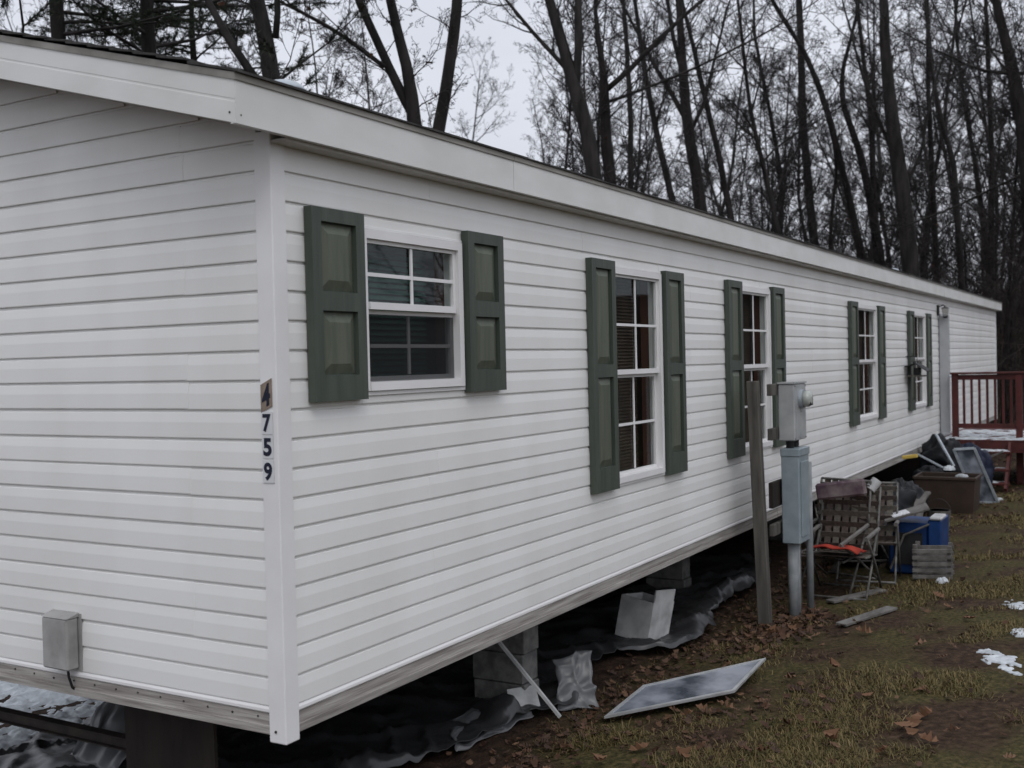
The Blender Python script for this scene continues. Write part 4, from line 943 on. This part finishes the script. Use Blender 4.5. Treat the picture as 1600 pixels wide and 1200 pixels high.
HERO = [
    ('forked_left_lean', [[[6.4,5.71,-0.1,0.174],[6.4,5.77,5.54,0.129],[6.4,5.79,5.92,0.121],[6.36,5.87,6.37,0.114],[6.32,5.96,6.83,0.106],[6.24,6.13,7.74,0.083]],[[6.43,5.75,6.22,0.049],[6.41,5.66,6.42,0.045],[6.38,5.66,6.86,0.038]],[[6.3,5.95,5.73,0.064],[6.33,6.38,6.22,0.057],[6.17,6.6,6.68,0.053],[6.15,6.84,7.26,0.045]]]),
    ('twin_v', [[[10.57,6.57,-0.1,0.215],[10.54,6.63,5.39,0.159],[10.53,6.65,6.08,0.149],[10.52,6.71,6.88,0.099],[10.44,6.86,7.48,0.094],[10.38,6.99,8.07,0.089],[10.3,7.16,8.87,0.074]],[[10.53,6.67,6.18,0.099],[10.53,7.07,6.89,0.084],[10.35,7.25,7.42,0.079],[10.17,7.4,7.99,0.074],[10.26,7.83,8.9,0.059]],[[10.32,7.05,6.94,0.045],[10.0,7.53,7.43,0.04],[9.69,8.1,7.8,0.035],[9.49,8.62,8.09,0.025]]]),
    ('right_lean_pole', [[[11.2,7.37,-0.1,0.184],[11.46,7.02,5.46,0.136],[11.57,6.87,6.29,0.131],[11.67,6.73,7.13,0.121],[11.73,6.65,7.76,0.115],[11.78,6.59,8.49,0.105],[11.84,6.53,9.54,0.084]]]),
    ('big_fork_mid', [[[18.35,7.07,-0.1,0.284],[18.29,7.23,5.16,0.21],[18.25,7.34,6.42,0.203],[18.19,7.48,7.55,0.189],[18.09,7.68,8.25,0.182],[18.0,7.89,9.24,0.14],[17.87,8.14,10.22,0.126],[17.74,8.41,11.35,0.105]],[[18.1,7.67,8.25,0.112],[18.1,7.55,9.07,0.105],[18.21,7.61,10.22,0.098],[18.33,7.68,11.52,0.077]],[[18.05,7.77,8.61,0.063],[17.94,8.33,9.3,0.056],[17.69,8.74,9.87,0.049],[17.6,9.28,10.57,0.035]]]),
    ('limb_right_mid', [[[19.41,7.21,-0.1,0.246],[19.37,7.36,5.13,0.182],[19.34,7.46,6.37,0.175],[19.32,7.54,7.61,0.153],[19.34,7.54,8.48,0.131],[19.32,7.6,9.22,0.08],[19.28,7.71,10.24,0.058]],[[19.35,7.53,8.46,0.08],[19.79,7.05,9.01,0.073],[20.18,6.7,9.53,0.066],[20.64,6.2,10.18,0.058],[21.34,5.7,10.86,0.044]],[[19.35,7.51,8.19,0.044],[20.08,6.83,8.56,0.044],[20.77,6.0,8.99,0.036],[21.41,4.98,9.57,0.029]]]),
    ('tall_fork_right', [[[25.2,7.23,-0.1,0.284],[25.17,7.34,4.76,0.21],[25.14,7.44,6.34,0.21],[25.08,7.61,7.74,0.184],[25.01,7.78,8.97,0.175],[25.0,7.83,10.02,0.157],[25.0,7.87,11.24,0.114],[24.98,7.95,12.47,0.105],[24.95,8.06,13.7,0.079]],[[25.02,7.75,8.79,0.087],[25.07,8.38,9.94,0.079],[24.79,8.72,10.64,0.061],[24.51,9.15,11.69,0.044]],[[25.0,7.83,10.02,0.079],[25.07,8.13,11.13,0.07],[25.12,8.31,12.23,0.061],[25.22,8.44,13.34,0.052]],[[25.09,7.63,8.61,0.07],[25.53,7.45,9.28,0.061],[25.85,7.32,10.3,0.052],[26.0,7.02,11.52,0.035]]]),
    ('slim_pole_a', [[[21.39,7.81,-0.1,0.117],[21.41,7.85,5.5,0.087],[21.42,7.87,6.6,0.087],[21.46,7.86,8.18,0.079],[21.47,7.89,9.44,0.071],[21.46,7.97,10.86,0.055],[21.47,8.0,12.12,0.047]]]),
    ('slim_lean_b', [[[23.03,6.96,-0.1,0.143],[22.93,7.22,5.26,0.106],[22.87,7.38,6.41,0.106],[22.73,7.67,7.89,0.09],[22.65,7.83,8.87,0.082],[22.57,8.04,10.51,0.065],[22.49,8.23,12.15,0.049]]]),
    ('slim_lean_c', [[[26.61,6.82,-0.1,0.159],[26.55,6.97,5.0,0.118],[26.51,7.08,6.27,0.118],[26.4,7.34,7.99,0.099],[26.26,7.64,9.45,0.09],[26.13,7.92,10.99,0.072],[25.95,8.29,12.81,0.054]]]),
    ('pole_d', [[[32.8,6.11,-0.1,0.24],[32.76,6.23,4.11,0.178],[32.71,6.39,6.01,0.178],[32.66,6.55,8.11,0.157],[32.63,6.67,10.21,0.147],[32.67,6.69,12.31,0.136],[32.68,6.74,14.2,0.115],[32.71,6.76,15.88,0.094]],[[32.7,6.65,12.52,0.084],[32.67,7.1,13.11,0.073],[32.38,7.47,13.84,0.052],[32.1,7.79,14.66,0.042]]]),
    ('lean_e', [[[31.6,4.19,-0.1,0.188],[31.52,4.37,3.78,0.139],[31.42,4.61,5.57,0.139],[31.25,4.98,7.56,0.129],[31.08,5.34,9.35,0.119],[30.93,5.64,10.55,0.109],[30.76,5.97,11.55,0.089],[30.42,6.59,12.76,0.069],[30.1,7.18,13.96,0.05]],[[31.11,5.28,9.06,0.069],[31.31,5.27,8.0,0.069],[31.12,5.4,6.79,0.069],[30.95,5.46,5.39,0.069]]]),
    ('forked_f', [[[32.79,4.12,-0.1,0.304],[32.77,4.21,3.61,0.225],[32.74,4.32,5.24,0.214],[32.66,4.53,7.08,0.163],[32.53,4.81,8.72,0.133],[32.3,5.27,10.17,0.112],[32.26,5.36,11.19,0.082],[32.48,5.03,12.4,0.061],[32.68,4.76,13.82,0.051]],[[32.7,4.46,6.88,0.122],[32.92,4.54,8.34,0.112],[33.07,4.57,9.8,0.102],[33.28,4.82,11.74,0.082],[33.29,5.0,13.63,0.071]]]),
    ('great_trunk', [[[29.06,2.57,-0.1,0.39],[29.05,2.62,2.9,0.289],[29.04,2.7,4.52,0.289],[29.0,2.83,6.34,0.262],[28.94,2.98,7.61,0.253],[28.88,3.15,9.24,0.217],[28.85,3.26,10.69,0.181],[28.86,3.29,11.95,0.154],[28.87,3.32,13.4,0.127]],[[29.0,2.86,6.88,0.063],[29.38,2.43,7.97,0.054],[29.83,2.31,9.3,0.045],[30.2,2.01,10.61,0.036]],[[28.98,2.92,7.46,0.072],[29.0,3.56,9.13,0.063],[28.74,3.93,10.4,0.054],[28.95,4.22,11.6,0.036]]]),
    ('edge_trunk', [[[28.57,-0.58,-0.1,0.343],[28.57,-0.55,2.11,0.254],[28.58,-0.46,4.81,0.245],[28.57,-0.37,6.85,0.237],[28.54,-0.25,8.54,0.228],[28.43,-0.02,9.9,0.186],[28.3,0.26,11.26,0.135],[28.21,0.47,12.62,0.11]],[[28.59,-0.31,9.64,0.059],[28.27,0.28,9.61,0.051],[27.99,1.03,9.88,0.051],[28.09,1.36,10.21,0.034]],[[28.57,-0.37,7.02,0.051],[28.47,0.34,6.74,0.042],[27.84,1.22,6.24,0.034]]]),
    ('slim_g', [[[32.58,2.49,-0.1,0.161],[32.58,2.53,2.94,0.119],[32.58,2.61,5.32,0.109],[32.6,2.68,8.09,0.099],[32.61,2.76,10.28,0.079],[32.67,2.74,12.65,0.069]]]),
    ('slim_h', [[[31.89,1.66,-0.1,0.169],[31.89,1.7,2.51,0.125],[31.89,1.81,5.21,0.115],[31.88,1.94,8.1,0.096],[31.72,2.26,9.26,0.077],[31.62,2.5,11.0,0.058]]]),
    ('slim_i', [[[31.97,7.53,-0.1,0.142],[32.07,7.43,4.98,0.105],[32.22,7.28,7.71,0.094],[32.19,7.39,8.97,0.084],[32.07,7.65,10.66,0.073],[31.92,7.99,12.77,0.063]]]),
    ('slim_j', [[[35.55,1.35,-0.1,0.184],[35.56,1.36,2.09,0.136],[35.62,1.39,5.45,0.126],[35.73,1.32,8.6,0.105],[35.75,1.39,11.33,0.094],[35.78,1.45,14.27,0.073]]]),
]
HLAB = {
 'forked_left_lean': 'dark tree leaning left just behind the near roof corner', 'twin_v': 'tree splitting into a wide V behind the roof, left of the lone pole',
 'right_lean_pole': 'single smooth trunk leaning right, beside the open gap of sky', 'big_fork_mid': 'thick trunk forking into two upright limbs right of the sky gap',
 'limb_right_mid': 'trunk sending one long limb up to the right, beside the thick fork', 'tall_fork_right': 'tall forked tree rising mid roof with several steep limbs',
 'slim_pole_a': 'slender straight pole tree right of the long reaching limb', 'slim_lean_b': 'slender left leaning tree just left of the tall forked tree',
 'slim_lean_c': 'slender left leaning tree just right of the tall forked tree', 'pole_d': 'straight tree above the third window with a small top fork',
 'lean_e': 'strongly left leaning tree above the fourth window with a drooping branch', 'forked_f': 'stout low forked tree left of the thickest trunk',
 'great_trunk': 'thickest dark trunk above the far end of the roof', 'edge_trunk': 'dark trunk at the right edge of the picture with a level branch',
 'slim_g': 'thin pole tree just right of the thickest trunk', 'slim_h': 'thin crooked tree second right of the thickest trunk',
 'slim_i': 'thin bent tree between the tall fork and the straight pole', 'slim_j': 'thin pole tree left of the right edge trunk'}
for hi, (nm, limbs) in enumerate(HERO):
    T = Tree(100+hi); b = limbs[0][0]; dist = math.dist(b[:2], (-3.5, -3.2)); T.LEAFY = .02 if nm in ('twin_v', 'forked_left_lean') else .004
    base = (b[0], b[1], gz(b[0], b[1])-.1)
    for li, l in enumerate(limbs):
        l = [list(p[:3])+[p[3]*.84] for p in l]
        if li == 0: l[0][2] = base[2]
        P = resample(l); P = [[p[0]+.025*noise.noise(Vector((p[2]*1.3, hi, li))), p[1]+.025*noise.noise(Vector((p[2]*1.3, hi+9, li))), p[2], p[3]] for p in P]
        e, e0 = P[-1], P[-3]; d = Vector([e[q]-e0[q] for q in range(3)]).normalized(); r = e[3]
        pos = Vector(e[:3])
        for k in range(8):                                        # carry the limb on upwards past the frame
            d = (d+T.rnd(.08)+Vector((0, 0, .06))).normalized(); pos = pos+d*.5; r *= .86; P.append([*pos, r])
        pts = [tuple(p[:3]) for p in P]; R = [p[3]*(1+.06*noise.noise(Vector((p[2]*2, hi, 4)))) for p in P]
        T.trunk.tube(pts, R, 10 if R[0] > .06 else 7)
        vis = [i for i, p in enumerate(pts) if p[2] > 3.0]
        if vis:
            q = pts[vis[0]:]; L = sum(math.dist(a, b) for a, b in zip(q, q[1:])); rr_ = R[vis[0]:]
            far = dist > 22
            T.spawn(q, rr_, 2, [0, max(5, L*2.7), 5, 4, 3], 1.7 if far else 1.15, .04)
    T.finish('bare_tree', HLAB[nm], base, bark='bark' if hi % 3 else 'bark_grey')
# background woods: six grown models, copied
def proto(seed, H, r0, spread):
    T = Tree(seed); T.LEAFY = .0; T.RMIN = .0065
    P = [(0, 0, -.2)]; p = Vector((0, 0, -.2)); d = Vector((T.r.gauss(0, .06), T.r.gauss(0, .06), 1)).normalized(); n = 16
    for i in range(n): d = (d+T.rnd(.05)+Vector((0, 0, .02))).normalized(); p = p+d*H/n; P.append(tuple(p))
    R = [r0*(1-.86*(i/n)**.9) for i in range(n+1)]; R[0] *= 1.35
    T.trunk.tube(P, R, 8)
    T.spawn(P, R, 1, [22, 7, 6, 4], spread, .14)
    return T
protos = []
for k, (H, r0, sp) in enumerate(((17, .14, 3.4), (15, .10, 2.6), (19, .18, 4.2), (13, .075, 2.3), (16, .12, 3.0), (11, .06, 2.0))):
    protos.append(proto(300+k, H, r0, sp))
rb = random.Random(77)
used = {}
def place(k, x, y, label, group, s):
    z = gz(x, y)
    if k not in used:
        t = protos[k].finish('bare_tree', label, (0, 0, 0), group, bark='bark' if k % 2 else 'bark_grey'); used[k] = t
        t.location = (x, y, z); t.scale = (s, s, s); t.rotation_euler = (0, 0, rb.uniform(0, 6.28)); return t
    t = copy_tree(used[k], (x, y, z), rb.uniform(0, 6.28), s); t['label'] = label; t['group'] = group; return t
MARKS = [(54, 'at the far left above the gable rake'), (46, 'behind the near roof corner'), (41, 'behind the V shaped tree'), (36, 'behind the lone right leaning pole'), (32, 'near the open gap of sky'), (29, 'left of the thick forked trunk'),
         (26, 'behind the thick forked trunk'), (23, 'left of the tall forked tree'), (20, 'behind the tall forked tree'), (17.5, 'left of the straight pole tree'), (15, 'behind the straight pole tree'), (12.5, 'left of the thickest trunk'), (10.5, 'behind the thickest trunk'),
         (8.5, 'right of the thickest trunk'), (6.5, 'left of the right edge trunk'), (-90, 'at the right edge of the picture')]
def spot(a, d):
    deg = math.degrees(a); s = next(t for lo, t in MARKS if deg >= lo)
    return s+(', near row' if d < 34 else ', middle row' if d < 46 else ', deeper in' if d < 64 else ', deepest in the woods')
def forest(n, a0, a1, d0, d1, label, group, smin, smax, ks):
    """trees between two bearings (radians from +X) and two distances from the lawn"""
    pts = []
    tries = 0
    while len(pts) < n and tries < n*60:
        tries += 1
        a = rb.uniform(a0, a1); d = math.sqrt(rb.uniform(d0*d0, d1*d1)); x = -3.5+d*math.cos(a); y = -3.2+d*math.sin(a)
        if -2 < x < 26.5 and -4 < y < 6.5: continue
        if any((x-p)**2+(y-q)**2 < 1.7 for p, q in pts) or (R_(30) < a < R_(34.5) and d < 70): continue
        pts.append((x, y)); place(rb.choice(ks), x, y, 'bare tree across the lawn, mirrored faintly in the windows' if label is None else label+' '+spot(a, d), group, rb.uniform(smin, smax))
R_ = math.radians
forest(20, R_(22), R_(57), 24, 44, 'slender bare tree', 'bare trees behind the roof, left half', .75, 1.0, (1, 3, 5, 3, 5))
forest(40, R_(3), R_(22), 33, 54, 'slender bare tree', 'bare trees past the far end', .8, 1.15, (0, 1, 3, 4, 5))
forest(38, R_(1), R_(58), 50, 85, 'small distant bare tree', 'distant bare trees', .8, 1.2, (0, 1, 2, 4))
# woods on the lawn side, out of the picture but mirrored in the window panes
forest(8, R_(-70), R_(-15), 22, 36, None, 'bare trees across the lawn', .85, 1.15, (0, 2, 4))
# evergreens at the left
def pine(seed, x, y, H, label, low):
    r = random.Random(seed); t = thing('pine_tree', label, 'tree', (x, y, gz(x, y))); z0 = gz(x, y)-.1
    tr = MB(); cr_ = MB(); nd = MB(); P = []; p = Vector((x, y, z0))
    for i in range(13): P.append(tuple(p)); p = p+Vector((r.gauss(0, .03), r.gauss(0, .03), H/12))
    R = [.20*(1-.9*i/12) for i in range(13)]; tr.tube(P, R, 9)
    def tuft(c, d):
        k0 = r.randint(9, 14)
        for q in range(k0):
            v = (d+Vector((r.gauss(0, .6), r.gauss(0, .6), r.gauss(0, .6)))).normalized(); L = r.uniform(.07, .13); s = v.cross(Vector((r.random(), r.random(), r.random()))).normalized()*.0045
            k = len(nd.v); e = c+v*L; nd.v += [tuple(c-s), tuple(c+s), tuple(e)]; nd.f.append((k, k+1, k+2))
    n = 64
    for i in range(n):
        h = low+(H-low)*(i/n); a = r.uniform(0, 6.28); L = (H-h)*.34*r.uniform(.6, 1.15)+.5; f = (h/H)*12; q = Vector(P[min(12, int(f))]); st = Vector((q.x, q.y, z0+h)); d = Vector((math.cos(a), math.sin(a), r.uniform(-.05, .35))).normalized()
        pts = [tuple(st)]; c = st; m_ = 7
        for k in range(m_): d = (d+Vector((r.gauss(0, .12), r.gauss(0, .12), r.gauss(0, .08)+.02))).normalized(); c = c+d*L/m_; pts.append(tuple(c))
        cr_.tube(pts, [.035*(1-.8*k/m_)*(.5+L/6) for k in range(m_+1)], 4, cap=False)
        for k in range(2, m_+1):
            for w_ in range(3):
                sd = (Vector((-d.y, d.x, r.uniform(-.2, .4)))*r.choice((-1, 1))+d*.7+Vector((0, 0, r.gauss(0, .2)))).normalized(); b0 = Vector(pts[k]); l2 = r.uniform(.25, .6)
                cr_.tube([tuple(b0), tuple(b0+sd*l2)], [.008, .003], 3, cap=False)
                for z in range(6): tuft(b0+sd*l2*(z+1)/6, sd)
    tr.build('trunk', 'bark', t, smooth=True, fix=False); c1 = cr_.build('crown', 'twig', t, smooth=True, fix=False); nd.build('needles', 'needles', c1, fix=False)
pine(1, 6.05, 9.2, 13, 'dark evergreen at the far left above the roof rake', 3.4)
pine(2, 7.2, 8.9, 14, 'dark evergreen with a thick trunk left of the roof corner', 3.6)
pine(3, 9.8, 10.6, 10, 'smaller dark evergreen just left of the leaning tree', 3.2)
# tangled undergrowth at the wood's edge
m = MB(); r = random.Random(5)
def twigline(p, d, L, rad, lv):
    P = [tuple(p)]; n = 3
    for k in range(n): d = (d+Vector((r.gauss(0, .16), r.gauss(0, .16), r.gauss(0, .12)+.03))).normalized(); p = p+d*L/n; P.append(tuple(p))
    m.tube(P, [rad, rad*.8, rad*.6, rad*.35], 3, cap=False)
    if lv > 0:
        for k in range(r.randint(3, 5)):
            q = Vector(P[r.randint(1, 3)]); e = (d+Vector((r.gauss(0, .6), r.gauss(0, .6), r.gauss(0, .5)))).normalized(); twigline(q, e, L*r.uniform(.35, .6), rad*.55, lv-1)
for _ in range(1150):
    a = R_(r.uniform(2.5, 15.5)); dd = r.uniform(31.5, 66); x = -3.5+dd*math.cos(a); y = -3.2+dd*math.sin(a)
    if x < 26 and y < 5: continue
    twigline(Vector((x, y, gz(x, y)-.05)), Vector((r.gauss(0, .25), r.gauss(0, .25), 1)).normalized(), r.uniform(1.2, 4.2), r.uniform(.010, .024), 2)
meta(m.build('undergrowth', 'brush', fix=False), 'dark tangled brush and saplings at the edge of the woods', 'undergrowth', kind='stuff')
